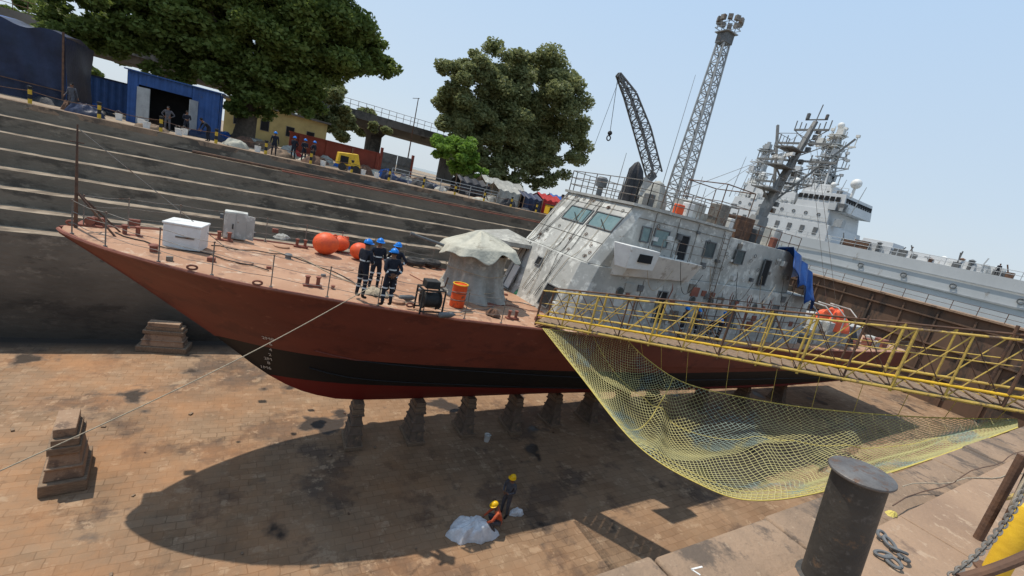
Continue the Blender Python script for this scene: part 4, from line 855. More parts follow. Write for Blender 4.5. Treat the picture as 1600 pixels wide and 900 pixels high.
def corr(b,p,q,z0,z1,n,amp):
    p,q=V(p),V(q); d=q-p; nr=V((-d.y,d.x,0)).normalized(); row=[]
    for k in range(n+1): row.append(p+d*k/n+nr*amp*(1 if (k//2)%2 else -1)); 
    b.grid([[V((r_.x,r_.y,z0)) for r_ in row],[V((r_.x,r_.y,z1)) for r_ in row]])
b=MB(); corr(b,(x0,y0,0),(x0+.6,y0,0),ZQ,ZQ+3.5,6,.03); corr(b,(x1-1.7,y0,0),(x1,y0,0),ZQ,ZQ+3.5,16,.03); corr(b,(x1,y0,0),(x1,y1,0),ZQ,ZQ+3.5,36,.03); corr(b,(x0,y1,0),(x0,y0,0),ZQ,ZQ+3.5,36,.03); corr(b,(x0+.6,y0,0),(x1-1.7,y0,0),ZQ+2.7,ZQ+3.5,26,.03); corr(b,(x1,y1,0),(x0,y1,0),ZQ,ZQ+3.5,40,.03); b.build('wall','bluepaint',t,smooth=0)
b=MB(); b.hexa([(x0-.2,y0-.2,ZQ+3.5),(x1+.2,y0-.2,ZQ+3.5),(x1+.2,y1+.2,ZQ+3.65),(x0-.2,y1+.2,ZQ+3.65)],[(x0-.2,y0-.2,ZQ+3.58),(x1+.2,y0-.2,ZQ+3.58),(x1+.2,y1+.2,ZQ+3.74),(x0-.2,y1+.2,ZQ+3.74)]); b.build('roof','bluepaint',t)
b=MB(); b.box((x0+.95,y0-.45,ZQ+1.3),(.95,.06,2.5),Matrix.Rotation(rad(-35),3,'Z')); b.build('door','galv',t)
b=MB(); b.box((x1-1.55,y0-.4,ZQ+1.3),(.85,.06,2.5),Matrix.Rotation(rad(60),3,'Z')); b.build('door','galv',t)
b=MB(); b.rng(x0+.1,x1-.1,y0+2.5,y0+2.6,ZQ,ZQ+3.4); b.build('painted_dark_backing','dark',t)  # near-black sheet: the shed's inner shade is put into its colour
t=thing('tarpaulin_shelter','large shelter covered in blue and dark tarpaulin at the far left','shelter',(-14.5,45,ZQ))
G=[]
for i in range(49):
    x=-19+8.0*i/48; G.append([V((x,44+.10*math.sin(i*.95+j*.5)+.08*math.sin(i*.37+j),ZQ+4.6*j/8-(.15*math.sin(i*.4) if j==8 else 0))) for j in range(9)]+[V((x,47,ZQ+4.9+.1*math.sin(i*.5))),V((x,50,ZQ+4.4))])
b=MB(); b.grid(G[:30]); b.build('blue_cover','bluetarp',t)
b=MB(); b.grid(G[29:]); b.build('dark_cover','darkblue',t)
b=MB(); b.grid([[V((-11+.08*math.sin(j+k),44+6*j/8,ZQ+4.5*k/6)) for k in range(7)] for j in range(9)]); b.build('side_cover','darkblue',t)
b=MB()
for x in (-19,-15,-11.1): b.beam((x,43.8,ZQ),(x,43.8,ZQ+4.8),.10)
b.beam((-19,43.8,ZQ+1.2),(-11,43.8,ZQ+1.0),.06); b.build('frame','rust',t)
t=thing('blue_container','blue shipping container standing behind between the shelter and the shed','container',(-11.2,56,ZQ))
b=MB(); X0,X1,Y0,Y1=-14.2,-9.2,55,61
corr(b,(X0,Y0,0),(X1,Y0,0),ZQ+.15,ZQ+2.7,40,.03); corr(b,(X1,Y0,0),(X1,Y1,0),ZQ+.15,ZQ+2.7,50,.03); b.rng(X0+.1,X1-.1,Y0+.1,Y1,ZQ+.1,ZQ+2.68); b.build('body','bluepaint',t,smooth=0)
b=MB()
for x in (X0,X1): b.beam((x,Y0-.05,ZQ),(x,Y0-.05,ZQ+2.8),.14)
b.beam((X0,Y0-.05,ZQ+2.75),(X1,Y0-.05,ZQ+2.75),.12); b.beam((X0,Y0-.05,ZQ+.1),(X1,Y0-.05,ZQ+.1),.12); b.build('corner_frame','darkblue',t)
b=MB(); b.rng(-12.6,-12.2,54.9,54.95,ZQ+1.3,ZQ+1.9); b.build('notice','white',t)
t=thing('viaduct','weathered concrete elevated viaduct with a railing running behind the trees','viaduct',(0,80,ZQ)); struct(t)
b=MB(); b.hexa([(-90,78,16.5),(38,78,16.5),(38,86,16.5),(-90,86,16.5)],[(-90,77,17.9),(38,77,17.9),(38,87,17.9),(-90,87,17.9)]); b.rng(-90,38,76.6,77.0,17.4,18.6); b.build('span','viaduct',t)
for x in range(-80,38,14):
    b=MB(); b.rng(x-.9,x+.9,80,84,ZQ,15.6); b.hexa([(x-.9,80,15.6),(x+.9,80,15.6),(x+.9,84,15.6),(x-.9,84,15.6)],[(x-1.2,78,16.5),(x+1.2,78,16.5),(x+1.2,86,16.5),(x-1.2,86,16.5)]); b.build('pier','viaduct',t)
railing([(-90,76.8,18.6),(38,76.8,18.6)],1.3,t,'rust',r=.04,post_gap=1.2)
t=thing('yellow_building','low yellow plastered building behind the big tree','building',(3.5,76,ZQ)); 
b=MB(); b.rng(-3,9,70,75,ZQ,ZQ+4.4); b.build('wall','yellowwall',t)
b=MB(); b.rng(-3.4,9.4,69.6,75.4,ZQ+4.4,ZQ+4.65); b.build('roof','viaduct',t)
for x in (-1.5,1.5,4.5,7): win((x,69.998,ZQ+2.2),(1,0,0),(0,0,1),.9,1.2,t,'dark')
t=thing('red_boundary_wall','long dull red boundary wall behind the far quay','wall',(10,62,ZQ))
b=MB(); b.rng(4.0,14.6,62,62.3,ZQ,ZQ+2.1); b.build('wall_panel','redwall',t)
b=MB(); b.rng(3.9,14.7,61.9,62.4,ZQ+2.103,ZQ+2.25); b.build('wall_cap','redwall',t)
for x in (5.2,8.3,11.4,14.5): b=MB(); b.rng(x-.2,x+.2,61.85,61.997,ZQ,ZQ+2.1); b.build('pilaster','redwall',t)
t=thing('metal_gate','grey ribbed double gate between the red wall and the trees','gate',(17.1,62,ZQ))
for x in (15.1,17.15): b=MB(); b.rng(x,x+1.95,62,62.08,ZQ+.1,ZQ+2.5); b.beam((x,61.95,ZQ+.1),(x+1.95,61.95,ZQ+2.5),.08); b.beam((x,61.95,ZQ+1.3),(x+1.95,61.95,ZQ+1.3),.08); b.build('gate_leaf','greydark',t)
for x in (14.95,19.2): b=MB(); b.rng(x-.15,x+.15,61.9,62.3,ZQ,ZQ+3); b.build('gate_post','redwall',t)
q=V((6.8,38.4,ZQ)); t=thing('yellow_compressor','yellow towable compressor on wheels parked on the far quay','compressor',q)
b=MB(); b.hexa([q+V((-.9,-.5,.45)),q+V((.9,-.5,.45)),q+V((.9,.5,.45)),q+V((-.9,.5,.45))],[q+V((-.85,-.45,1.35)),q+V((.6,-.45,1.5)),q+V((.6,.45,1.5)),q+V((-.85,.45,1.35))]); b.build('housing','yellowc',t,bev=.05)
for x in (-.5,.55):
    b=MB(); b.tube(q+V((x,-.62,.3)),q+V((x,-.45,.3)),.3,n=16); b.build('wheel','tyre',t)
b=MB(); b.beam(q+V((.9,0,.5)),q+V((1.8,0,.35)),.08); b.build('tow_bar','rust',t)
b=MB(); b.rng(q.x-.7,q.x-.1,q.y-.53,q.y-.5,q.z+.6,q.z+1.15); b.build('grille','dark',t)
b=MB(); b.tube(q+V((.2,0,1.4)),q+V((.2,0,1.9)),.05,n=8); b.build('exhaust','rust',t)
t=thing('pipe_fence','low white pipe fence on the far quay in front of the trees','fence',(15,40,ZQ)); 
for i in range(8): b=MB(); b.tube((10.5+1.5*i,39,ZQ),(10.5+1.5*i,39,ZQ+1.1),.04,n=6); b.build('fence_post','galv',t)
b=MB()
for z in (.5,.8,1.08): b.tube((10.5,39,ZQ+z),(21,39,ZQ+z),.03,n=6)
b.build('fence_rail','galv',t)
for (x,y,wd,dp,h,mm,lab) in ((22.6,41,2.6,3,1.9,'canvas','grey canvas tent, leftmost of the tents on the far quay'),(25.2,40.5,2.3,3,1.7,'darkblue','dark blue tarpaulin tent between the grey and red ones'),(28.0,41,2.6,3,2.0,'redcloth','red topped tent at the right end of the row'),(24.2,45,5,3,2.4,'canvas','grey tent roof behind the dark blue tent'),(20.0,44,3,2.5,1.8,'blacktarp','low black tarpaulin shelter left of the grey tent'),(31,43,2.6,3,2.2,'bluetarp','bright blue tent partly hidden by the ship bridge')):
    t=thing('tarpaulin_tent',lab,'tent',(x,y,ZQ)); G=[]
    for i in range(13):
        xx=x-wd/2+wd*i/12; w_=.09*math.sin(i*1.7)
        G.append([V((xx,y-dp/2+w_,ZQ)),V((xx,y-dp/2+w_*2,ZQ+h*.4)),V((xx,y-dp/2+.1,ZQ+h*.72+w_)),V((xx,y,ZQ+h+w_)),V((xx,y+dp/2,ZQ+h*.7)),V((xx,y+dp/2,ZQ))])
    b=MB(); b.grid(G); b.build('cover',mm,t)
    b=MB()
    for xx in (x-wd/2,x+wd/2): b.tube((xx,y,ZQ),(xx,y,ZQ+h+.1),.04,n=6); b.tube((xx,y-dp/2,ZQ),(xx,y-dp/2,ZQ+h*.75),.04,n=6)
    b.build('pole','timber',t)
q=V((26.8,37.6,ZQ)); t=thing('yellow_box','yellow steel equipment box with black stripes at the far quay edge','box',q); b=MB(); b.rng(q.x-.7,q.x+.7,q.y-.4,q.y+.4,q.z+.1,q.z+1.0); b.build('case','yellowc',t,bev=.03); b=MB(); b.rng(q.x-.75,q.x+.75,q.y-.45,q.y+.45,q.z+1.003,q.z+1.08); b.build('lid','black',t); b=MB(); b.rng(q.x-.6,q.x-.1,q.y-.42,q.y-.4,q.z+.3,q.z+.8); b.build('vent_grille','dark',t)
r=random.Random(21); bucket=None
for i in range(14):
    x=r.uniform(-12,22); y=r.uniform(37.4,42)
    if bucket is None:
        bucket=thing('quay_bucket','','bucket',(0,0,0)); b=MB(); b.lathe((0,0,0),[(.17,0),(.21,.42),(.23,.44),(.2,.44)],12); b.build('pail','white',bucket); b=MB(); b.torus((0,0,.44),.21,.012,V((1,0,0)),V((0,.4,.9)),12,4); b.build('handle','steel',bucket); o=bucket
    else: o=copy_tree(bucket)
    put(o,(x,y,ZQ),r.uniform(0,6),'white bucket standing on the far quay'); o['group']='white buckets on the far quay'
for i in range(60):
    x=-12+.62*i+r.uniform(-.5,.5); y=r.uniform(37.4,52); mm=r.choice(['canvas','canvaslight','darkblue','rust','timber','blacktarp','canvas','rust','redcloth','bluetarp'])
    o=heap((x,y,ZQ),r.uniform(.3,1.2),r.uniform(.4,.8),r.uniform(.2,.85),100+i,mm,'scrap_heap','low heap of scrap and cloth on the far quay','heap',10); o['group']='scrap heaps on the far quay'
for i,(x,y,f_,lab,ps,hm) in enumerate(((-4.9,40.0,170,'man in pale shirt standing before the open blue shed',HIPS,None),(-4.0,41.5,200,'man standing just inside the blue shed opening',FRONT,None),(-2.4,38.0,120,'man bending over scrap right of the blue shed',BEND,None),(1.55,38.2,180,'man in navy and blue helmet standing alone at the far quay edge',{}, 'helmetblue'),(2.9,39.2,150,'man in blue helmet, left of the trio on the far quay',BACK,'helmetblue'),(3.6,38.9,200,'man in blue helmet in the middle of the trio on the far quay',FRONT,'helmetblue'),(4.3,39.3,230,'man in blue helmet, right of the trio on the far quay',HIPS,'helmetblue'),(-9.6,39.5,160,'man in grey walking on the far quay near the dark shelter',WALK,None),(20.2,39.8,90,'man walking on the far quay near the grey tent',WALK,None))):
    person(lab,(x,y,ZQ+.0),rad(f_),ps,suit='suit' if i not in(0,7) else 'suitgrey',helm=hm,detail=1,stripes=False)
# ------------------------------------------------------------ TREES
def tree(name,label,base,crowns,nl,ls,lm,trunk_r=.6,seed=0,group=None,limbs=True,cr_=(.12,.24)):
    rg=np.random.RandomState(seed); base=V(base); t=thing(name,label,'tree',base,group)
    cl=[]
    for (c,rx,ry,rz,n) in crowns:
        for _ in range(n):
            d=rg.normal(size=3); d/=np.linalg.norm(d); rho=rg.uniform(.15,1.1)**.5
            cl.append((np.array(c)+d*rho*np.array([rx,ry,rz]), rg.uniform(*cr_)*min(rx,rz)+.3))
    w_=np.array([c[1]**2 for c in cl]); w_/=w_.sum(); ids=rg.choice(len(cl),size=nl,p=w_)
    C=np.array([c[0] for c in cl])[ids]; Rr=np.array([c[1] for c in cl])[ids]
    d=rg.normal(size=(nl,3)); d/=np.linalg.norm(d,axis=1)[:,None]; d*= (rg.uniform(.05,1.3,size=(nl,1))**.6)*Rr[:,None]; d[:,2]*=.7
    P=C+d; a=rg.normal(size=(nl,3)); a[:,2]*=.5; a/=np.linalg.norm(a,axis=1)[:,None]; bb=np.cross(a,rg.normal(size=(nl,3))); bb/=np.linalg.norm(bb,axis=1)[:,None]
    s_=ls*rg.uniform(.6,1.3,size=(nl,1)); a*=s_; bb*=s_*.6
    vs=np.stack([P-a,P-bb*.9,P+a,P+bb*.9],1).reshape(-1,3)-np.array(base)
    me=bpy.data.meshes.new('crown'); me.vertices.add(nl*4); me.vertices.foreach_set('co',vs.ravel()); me.loops.add(nl*4); me.loops.foreach_set('vertex_index',np.arange(nl*4)); me.polygons.add(nl); me.polygons.foreach_set('loop_start',np.arange(0,nl*4,4)); me.polygons.foreach_set('loop_total',np.full(nl,4)); me.update(calc_edges=True); me.validate()
    me.materials.append(M[lm]); o=bpy.data.objects.new('crown',me); COL.objects.link(o); o.parent=t
    b=MB(); fork=base+V((.3,0,max(2.0,.28*(crowns[0][0][2]-base.z)))); b.path([base-V((0,0,.2)),base+V((.1,0,.6)),fork],[trunk_r*1.5,trunk_r,trunk_r*.8],10)
    if limbs:
        order=sorted(cl,key=lambda c:-c[1])[:14]
        for c,_ in order:
            c=V(c); mid=fork.lerp(c,.5)+V((0,0,.12*(c-fork).length)); b.path([fork,mid,c],[trunk_r*.36,trunk_r*.2,trunk_r*.05],6)
    b.build('trunk','bark',t); return t
def cw(px,py,Y,rp,n,fy=.8,fz=1): p=PY(px,py,Y); k=rp*(p-CAM).dot(fw)/690; return (tuple(p),k,k*fy,k*fz,n)
tree('broad_tree','huge dark spreading tree overhanging the blue shed at the upper left',(-.6,50,ZQ),[cw(400,55,50,90,52),cw(300,62,51,72,40),cw(205,32,51,70,38),cw(115,20,52,56,26),cw(500,66,50,82,50),cw(570,88,50,54,28),cw(430,135,49,50,26),cw(345,104,49,42,18),cw(300,-40,52,110,36),cw(450,-40,52,110,36),cw(385,165,49.5,28,10),cw(470,150,49.5,36,14)],180000,.23,'leafdark',.95,1)
tree('round_tree','tall round olive green tree beyond the tents in the middle background',(35,62,ZQ),[cw(850,158,62,68,64),cw(800,195,61,66,50),cw(872,222,62,50,32),cw(800,252,60,44,26),cw(790,125,62,48,28),cw(850,262,60,34,16),cw(760,262,58,26,12)],100000,.26,'leafmid',.5,2,limbs=False)
tree('leafy_tree','lighter green tree just left of the tall round one',(26.5,60,ZQ),[cw(728,140,60,52,34),cw(712,190,60,42,24),cw(750,215,59,42,22),cw(740,110,60,28,12),cw(725,255,58,34,18)],52000,.25,'leafmid',.4,3,limbs=False)
tree('bright_bush','bright green young tree low in front of the middle trees',(21.5,52,ZQ),[cw(718,240,52,28,24),cw(690,232,52,20,12),cw(740,262,51,18,10)],16000,.2,'leafbright',.15,4,limbs=False)
tree('distant_tree','dark tree behind the yellow building',(12,100,ZQ),[((12,100,19.0),10,5,5,36)],26000,.4,'leafmid',.5,5,limbs=False)
tree('distant_tree','dark tree far behind the blue container',(-25,95,ZQ),[((-24,95,17),14,5,5,36)],26000,.4,'leafdark',.5,6,limbs=False)
p=PY(512,175,72); tree('small_tree','small green tree before the viaduct right of the big crown',(p.x,72,ZQ),[cw(512,172,72,36,24),cw(545,182,72,24,10),cw(590,205,72,16,6)],20000,.26,'leafmid',.25,8,limbs=False)
p=PY(646,198,75); b=MB(); b.path([V((p.x,75,ZQ)),V((p.x,75,p.z+4.5))],[.12,.07],8); b.beam((p.x-.9,75,p.z+4.2),(p.x+.2,75,p.z+4.5),.08); tag(b.build('lamp_post','rust'),'thin lamp post rising behind the viaduct left of the middle trees','lamp post')
# ------------------------------------------------------------ LAMP TOWER
t=thing('light_tower','tall steel lattice floodlight tower behind the ship','light tower',(54,46,ZQ)); zt=H+27.0
b=MB(); b.lattice((54,46,ZQ),(54,46,zt),2.5,1.15,22,.13,V((0,1,0))); b.build('lattice_mast','galv',t,smooth=0)
b=MB(); b.rng(52.9,55.1,44.9,47.1,zt,zt+.12)
for z in (.6,1.1): 
    for a_,c_ in (((52.8,44.8),(55.2,44.8)),((55.2,44.8),(55.2,47.2)),((55.2,47.2),(52.8,47.2)),((52.8,47.2),(52.8,44.8))): b.beam((*a_,zt+z),(*c_,zt+z),.07)
b.build('platform','galv',t); b=MB(); b.rng(53.2,54.8,45.2,46.8,zt-1.3,zt-.01); b.build('service_box','greydark',t)
for k in range(10):
    a=2*pi*k/10; c=V((54+1.5*math.cos(a),46+1.5*math.sin(a),zt+1.6)); b=MB(); b.box(c,(.5,.6,.6),Matrix.Rotation(a,3,'Z')); b.beam(c,c-V((0,0,.8)),.07); b.build('floodlight','steel',t)
b=MB()
for s_ in (-.2,.2): b.beam((54+s_,44.7,ZQ),(54+s_,45.35,zt),.05)
b.build('ladder','galv',t)
b=MB(); b.path([(51.6,47,ZQ),(51.6,47,H+21)],[.07,.03],6); tag(b.build('lightning_pole','galv'),'thin bare pole standing just left of the floodlight tower','pole')
# ------------------------------------------------------------ CRANE
t=thing('quay_crane','dark lattice jib crane with hanging hook behind the ship bridge','crane',(46,45,ZQ))
cb=V((45.5,45,ZQ)); b=MB()
for dx in (-2,2):
    for dy in (-2,2): b.beam(cb+V((dx,dy,0)),cb+V((dx*.6,dy*.6,4.5)),.35)
b.box(cb+V((0,0,4.6)),(3.4,3.4,.4)); b.build('portal','greydark',t)
b=MB(); b.hexa([cb+V((-1.2,-1.3,4.8)),cb+V((2.8,-1.3,4.8)),cb+V((2.8,1.3,4.8)),cb+V((-1.2,1.3,4.8))],[cb+V((-.9,-1.2,7.2)),cb+V((2.6,-1.2,6.6)),cb+V((2.6,1.2,6.6)),cb+V((-.9,1.2,7.2))]); b.build('cab','grey',t,bev=.05)
J=[PY(1022,272,45),PY(1004,205,45),PY(985,150,45),PY(966,116,45)]; b=MB(); ws=[1.5,1.5,1.1,.4]
for a_,c_,w0,w1,n in zip(J,J[1:],ws,ws[1:],(7,6,4)): b.lattice(a_,c_,w0,w1,n,.11,V((0,1,0)))
b.beam(cb+V((0,0,6)),J[0],.8); b.build('jib','greydark',t,smooth=0)
b=MB(); hk=PY(953,208,45); b.tube(J[3],hk,.035,n=5); b.tube(J[3]+V((.4,0,0)),V((J[3].x-.9,45,ZQ+8)),.025,n=5); b.tube(J[3],cb+V((1.5,0,7)),.03,n=5); b.build('cable','black',t)
b=MB(); b.sphere(hk,.3,8); b.torus(hk-V((0,0,.6)),.3,.08,V((1,0,0)),V((0,0,1)),10,5); b.build('hook','black',t)
# ------------------------------------------------------------ BIG GREY SHIP
bs=thing('grey_warship','large pale grey ship with masts and radar moored beyond the dock gate','ship',(95,25,6.6))
rows=[]; DZ=.9
for i,y in enumerate([-45,-40,-30,-15,0,20,40,55,66,70]):
    hw=[.3,2.5,5.5,7.2,7.5,7.5,7.5,7.3,6.8,6.4][i]; fl=[3.5,3,2,.8,.2,.2,.2,.2,.2,.2][i]; dz=[2.5,2,1,.3,0,0,0,0,0,0][i]
    rows.append([V((97-hw-fl,y,15.4+DZ+dz)),V((97-hw-.05,y,11.2)),V((97-hw,y,6.2)),V((97-hw*.7,y,4)),V((97+hw*.7,y,4)),V((97+hw,y,6.2)),V((97+hw+.05,y,11.2)),V((97+hw+fl,y,15.4+DZ+dz))])
b=MB(); b.grid(rows); b.grid([[r_[0],r_[-1]] for r_ in rows]); b.add(rows[-1],[tuple(range(8))]); b.build('hull','hazynavygrey',bs)
D0=15.4+DZ
railing([(89.4,-14,D0+.1),(89.4,0,D0),(89.4,36,D0),(89.4,66,D0)],1.1,bs,'hazynavygrey',r=.05,post_gap=2.0)
b=MB(); b.beam((89.2,-14,12.6),(89.35,66,12.6),.18); b.beam((89.2,-14,14.6),(89.2,66,14.6),.12); b.build('rubbing_strake','galv',bs)
for y in (34,28,22,15,9,3):
    b=MB(); b.torus(V((89.2,y,13.6)),.35,.08,V((0,1,0)),V((0,0,1)),12,5); b.build('scuttle','greydark',bs)
def blk(x0,x1,y0,y1,z0,z1,name='superstructure_block',m_='hazynavygrey'):
    b=MB(); b.hexa([(x0,y0,z0),(x1,y0,z0),(x1,y1,z0),(x0,y1,z0)],[(x0+.3,y0+.5,z1),(x1-.3,y0+.5,z1),(x1-.3,y1-.2,z1),(x0+.3,y1-.2,z1)]); return b.build(name,m_,bs,bev=.05)
SY=2.0
blk(90,104,39+SY,64,D0,D0+3); blk(90.5,103.5,40+SY,62,D0+3.003,D0+5.8); blk(91,103,38.5+SY,47+SY,D0+5.803,D0+8.8,'bridge'); blk(92,102,53+SY,59+SY,D0+5.803,D0+9,'funnel'); blk(90.2,104,20,30,D0+.003,D0+1.2,'low_hatch'); blk(92,101,42+SY,47+SY,D0+8.803,D0+10.4,'bridge_roof_house'); blk(90.6,96,31,36,D0+.003,D0+2.0,'low_hatch'); blk(91.5,101,49.5,54.5,D0+5.803,D0+8.2,'radar_house')
for y in np.arange(39.6+SY,46.5+SY,.95): b=MB(); b.rng(91.0,91.12,y,y+.7,D0+7.4,D0+8.2); b.build('bridge_window','dark',bs)
for x in np.arange(91.6,102,1): b=MB(); b.rng(x,x+.75,38.75+SY,38.87+SY,D0+7.4,D0+8.2); b.build('bridge_window','dark',bs)
for y in np.arange(43,63,2.4): b=MB(); b.rng(90.0,90.2,y,y+.7,D0+.9,D0+2.2); b.build('side_door','greydark',bs)
for y in np.arange(44,61,2.3): b=MB(); b.torus(V((90.6,y,D0+4.6)),.28,.07,V((0,1,0)),V((0,0,1)),10,4); b.build('porthole','greydark',bs)
railing([(90.3,40+SY,D0+3.05),(90.3,63,D0+3.05)],1.1,bs,'hazynavygrey',r=.05,post_gap=1.5); railing([(90.8,47.3+SY,D0+5.8),(90.8,62,D0+5.8)],1.1,bs,'hazynavygrey',r=.05,post_gap=1.5); railing([(91.3,39+SY,D0+8.8),(91.3,46.5+SY,D0+8.8)],1.1,bs,'hazynavygrey',r=.05,post_gap=1.2)
def bmast(x,y,z0,z1,w0,arms,sd,nb_=7):
    rg=random.Random(sd); b=MB(); b.lattice((x,y,z0),(x,y,z1),w0,.6,10,.18,V((1,0,0))); b.build('lattice_mast','hazynavygrey',bs,smooth=0)
    for z,L in arms:
        b=MB(); b.beam((x,y-L,z),(x,y+L,z),.24); b.beam((x-L*.6,y,z),(x+L*.6,y,z),.22); b.beam((x,y-L,z),(x,y,z-1.2),.12); b.beam((x,y+L,z),(x,y,z-1.2),.12)
        b.box((x-.8,y,z-.2),(1.8,2.4,.14)); b.box((x,y,z+.25),(2.2,2.6,.12))
        for k in range(nb_):
            yy=y+rg.uniform(-L,L); hh=rg.uniform(.5,2.0); b.beam((x,yy,z),(x,yy,z+hh),.13)
            if rg.random()<.5: b.box((x,yy,z+hh),(.5,.6,.45))
        b.box((x-.8,y+rg.uniform(-L,L)*.7,z+.7),(1.0,1.2,1.1)); b.build('mast_yard',rg.choice(['hazynavygrey','galv','galv','greylight']),bs)
bmast(95,45.8+SY,D0+8.8,D0+20.5,3.6,[(D0+11,3.2),(D0+12.6,2.6),(D0+14,3.8),(D0+16,2.8),(D0+18,3.6),(D0+19.8,1.5)],1,10); bmast(96,61.5,D0+3,D0+18.0,3.0,[(D0+7,2.4),(D0+9.5,2.8),(D0+12,3.2),(D0+14.3,3.0),(D0+16.8,1.8)],2,9); bmast(94,52.5,D0+6,D0+13.6,2.4,[(D0+9.6,2.4),(D0+12.2,2.4)],3,8)
for (x,y,z,rr_) in ((93,40.9,D0+10.6,.9),(93,58.5,D0+10.4,.9),(95,46+SY,D0+21.4,.6),(92,44,D0+9.9,.5),(92.5,51,D0+10,.7)):
    b=MB(); b.tube((x,y,z-1.9),(x,y,z),.25,n=8); b.sphere((x,y,z+.5),rr_,14); b.build('radar_dome','white',bs)
for y,h in ((43,6),(49,10),(54,9),(59,11),(62,7),(39.5,5),(56,13),(47,14),(64,9)):
    b=MB(); b.path([(92,y,D0+5.6),(92+.4,y-.6,D0+5.6+h)],[.1,.05],5); b.build('whip_aerial','galv',bs)
rg=random.Random(5)
for i in range(95):
    y=rg.uniform(-5,38); s_=rg.uniform(.4,1.5); b=MB(); x=rg.uniform(89.9,92)
    if i%3==0: b.lathe((x,y,D0),[(.3,0),(.3,s_),(.45,s_+.1),(.1,s_+.3)],8)
    elif i%3==1: b.box((x,y,D0+s_/2),(s_,s_*1.6,s_))
    else: b.beam((x,y,D0),(x,y+rg.uniform(-1,1),D0+s_*1.8),.14); b.box((x,y,D0+.4),(.6,.8,.8))
    b.build('deck_fitting',rg.choice(['hazynavygrey','greydark','white','rust','galv','greydark']),bs)
for i in range(60):
    y=rg.uniform(40,62); z=rg.choice([D0+3,D0+5.8,D0+8.8 if y<48 else D0+5.8,D0]); s_=rg.uniform(.4,1.4); b=MB(); b.box((90.7+rg.uniform(0,1.0)+(z-D0)*.08,y,z+s_/2),(s_,s_,s_)); b.build('upper_deck_fitting',rg.choice(['hazynavygrey','greydark','white','galv']),bs)
b=MB(); b.path([(90,2,D0),(90,2,D0+3),(90,6,D0+5)],.25,8); b.beam((90,6,D0+5),(90,12,D0+1),.18); b.build('deck_crane','rust',bs)
for k,(y,lab) in enumerate(((18.5,'man standing on the grey ship deck, left of those at its rail'),(14.0,'man standing at the rail of the grey ship above the gate'),(11.6,'man standing at the rail of the grey ship near the right edge'))): person(lab,(89.8,y,D0+.02),rad(90),FRONT if k else {},suit='suitgrey' if k==1 else 'suit',helm=None,detail=1,stripes=False)
# ------------------------------------------------------------ FOREGROUND
tp=PD(1347,737,3.3); q=V((tp.x+.09,tp.y-.06,ZN))
t=thing('mooring_bollard','thick black steel bollard with a flat flanged cap at the near quay edge','bollard',q); axis=(tp-q); hh=axis.length; RB=V((0,0,1)).rotation_difference(axis.normalized()).to_matrix()
b=MB(); b.lathe(q,[(.215,-.02),(.215,.02),(.178,.035),(.176,hh-.06),(.178,hh-.03)],48,RB); b.build('post','bollardpaint',t)
b=MB(); b.lathe(q,[(.17,hh-.03),(.206,hh-.026),(.212,hh-.016),(.210,hh-.005),(.203,hh),(.1,hh+.005),(.01,hh+.005)],48,RB); b.build('cap','bollardcap',t)
b=MB(); b.path([q+V((-.17,-.0,.8)),q+V((-.22,0,.8)),q+V((-.22,0,.7)),q+V((-.17,0,.7))],.011,6); b.build('lug','rust',t)
b=MB(); 
for i,(px,py) in enumerate(((1378,836),(1390,848),(1404,860),(1412,872),(1396,878),(1380,866))):
    c=PZ(px,py,ZN+.04); ang=i*1.1; b.torus(c,.048,.015,V((math.cos(ang),math.sin(ang),.25*(i%2))).normalized(),V((-math.sin(ang),math.cos(ang),.5*((i+1)%2))).normalized(),16,7,1.3,.8)
tag(b.build('rusty_chain','greydark'),'short heap of thick dark chain links on the quay beside the black bollard','chain')
heap(PZ(1392,805,ZN),.07,.05,.05,44,'netrope','yellow_knot','small knot of yellow twine on the quay behind the dark chain','twine',12)
pb=PZ(1553,897,ZN); t=thing('yellow_post','fat bright yellow steel post standing at the lower right corner','post',pb)
b=MB(); b.lathe(pb,[(.09,0),(.09,.70),(.08,.73),(.02,.74)],24); b.build('pipe','yellowc',t); b=MB(); b.lathe(pb,[(.15,-.01),(.15,.02),(.09,.025)],20); b.build('base_flange','rust',t)
pb=PZ(1528,842,ZN); ht=1.02; t=thing('rail_post','dark rusty post with pipe rails at the right edge of the quay','post',pb)
b=MB(); b.tube(pb,pb+V((0,0,ht)),.042,n=10); b.build('upright','rust',t)
b=MB(); b.tube(pb+V((0,0,ht-.08)),pb+V((2.2,-.25,ht-.08)),.026,n=8); b.tube(pb+V((0,0,.5)),pb+V((2.2,-.25,.5)),.026,n=8); b.build('rail','yellow',t)
rg=random.Random(9)
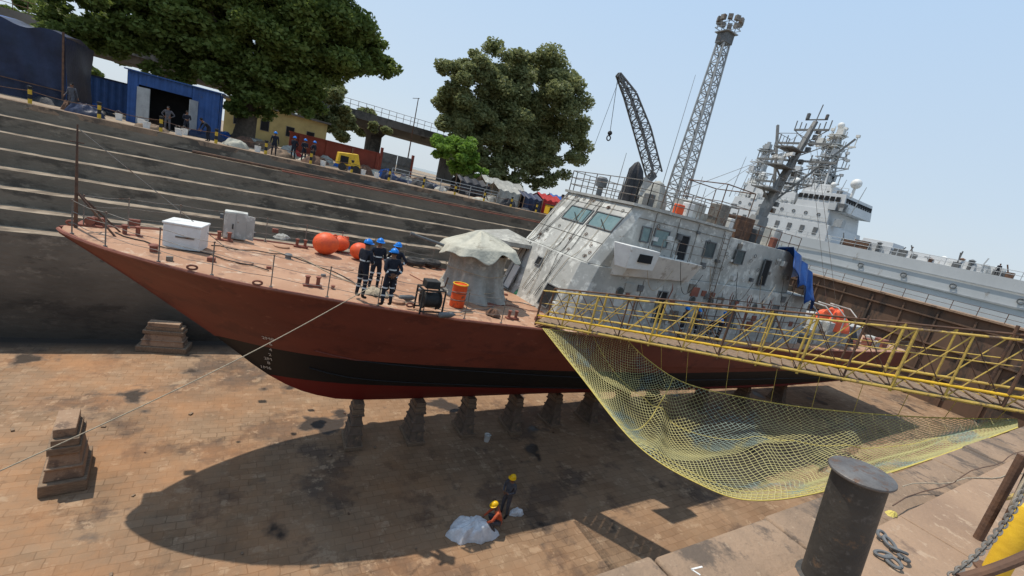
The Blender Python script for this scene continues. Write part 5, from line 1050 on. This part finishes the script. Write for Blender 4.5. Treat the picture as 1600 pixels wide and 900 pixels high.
for k in range(18):
    w0=rg.uniform(.0,.16); d0=rg.uniform(.0,.45)
    P=[pb+V((.05,-.06-.006*k,ht+.03)),pb+V((-.05-w0*.3,-.09,ht-.18)),pb+V((-.06-w0,-.1,ht-.42-d0*.4)),pb+V((-.0-w0*.5,-.1,ht-.6-d0*.5)),pb+V((.12,-.08,ht-.5-d0*.3)),pb+V((.10,-.06,ht-.08))]
    b=MB(); b.path([crv(P,i/24) for i in range(25)],.009+.0045*(k%3),6); o=b.build('hanging_cable',['black','rust','greydark','rope'][k%4]); tag(o,'loop of dark cable hung on the rusty post at the right edge','cable','cable loops hung on the rusty post')
A=PD(1602,762,2.6); C=PD(1485,900,2.4); B=PD(1560,850,2.5)
b=MB(); n=26; pts=[A*(1-t_)*(1-t_)+B*2*t_*(1-t_)+C*t_*t_ for t_ in [i/n for i in range(n+1)]]
for i in range(n):
    d=(pts[i+1]-pts[i]).normalized(); x,y=b.frame(d); b.torus(pts[i].lerp(pts[i+1],.5),.0165,.0058,d,(x if i%2 else y),12,5,1.5,.85)
tag(b.build('steel_chain','steel'),'light grey steel chain hanging across the lower right corner','chain')
A=PD(1640,850,2.2); C=PD(1500,905,2.2); B=PD(1580,885,2.2)
b=MB(); b.path([A*(1-t_)*(1-t_)+B*2*t_*(1-t_)+C*t_*t_ for t_ in [i/14 for i in range(15)]],.024,10); tag(b.build('thick_rope','rust'),'thick brown hawser crossing the very bottom right corner','rope')
for k,(a_,c_) in enumerate((((1395,790),(1600,705)),((1410,760),(1600,740)))):
    A=PZ(*a_,ZN+.01); C=PZ(*c_,ZN+.01); b=MB(); b.path([A.lerp(C,i/12)+V((0,.03*math.sin(i*1.3),0)) for i in range(13)],.007,6); tag(b.build('quay_rope','rope' if k else 'rust'),['thin brown rope lying across the quay behind the bollard','thin tan rope lying on the quay right of the bollard'][k],'rope')
b=MB(); A=PZ(1080,890,ZN)
for e in ((1097,886),(1094,899)): C=PZ(*e,ZN); b.beam(V((A.x,A.y,ZN+.003)),V((C.x,C.y,ZN+.003)),.012,.004)
o=b.build('chalk_arrow','paint'); tag(o,'white chalk arrow mark on the near quay paving','marking')
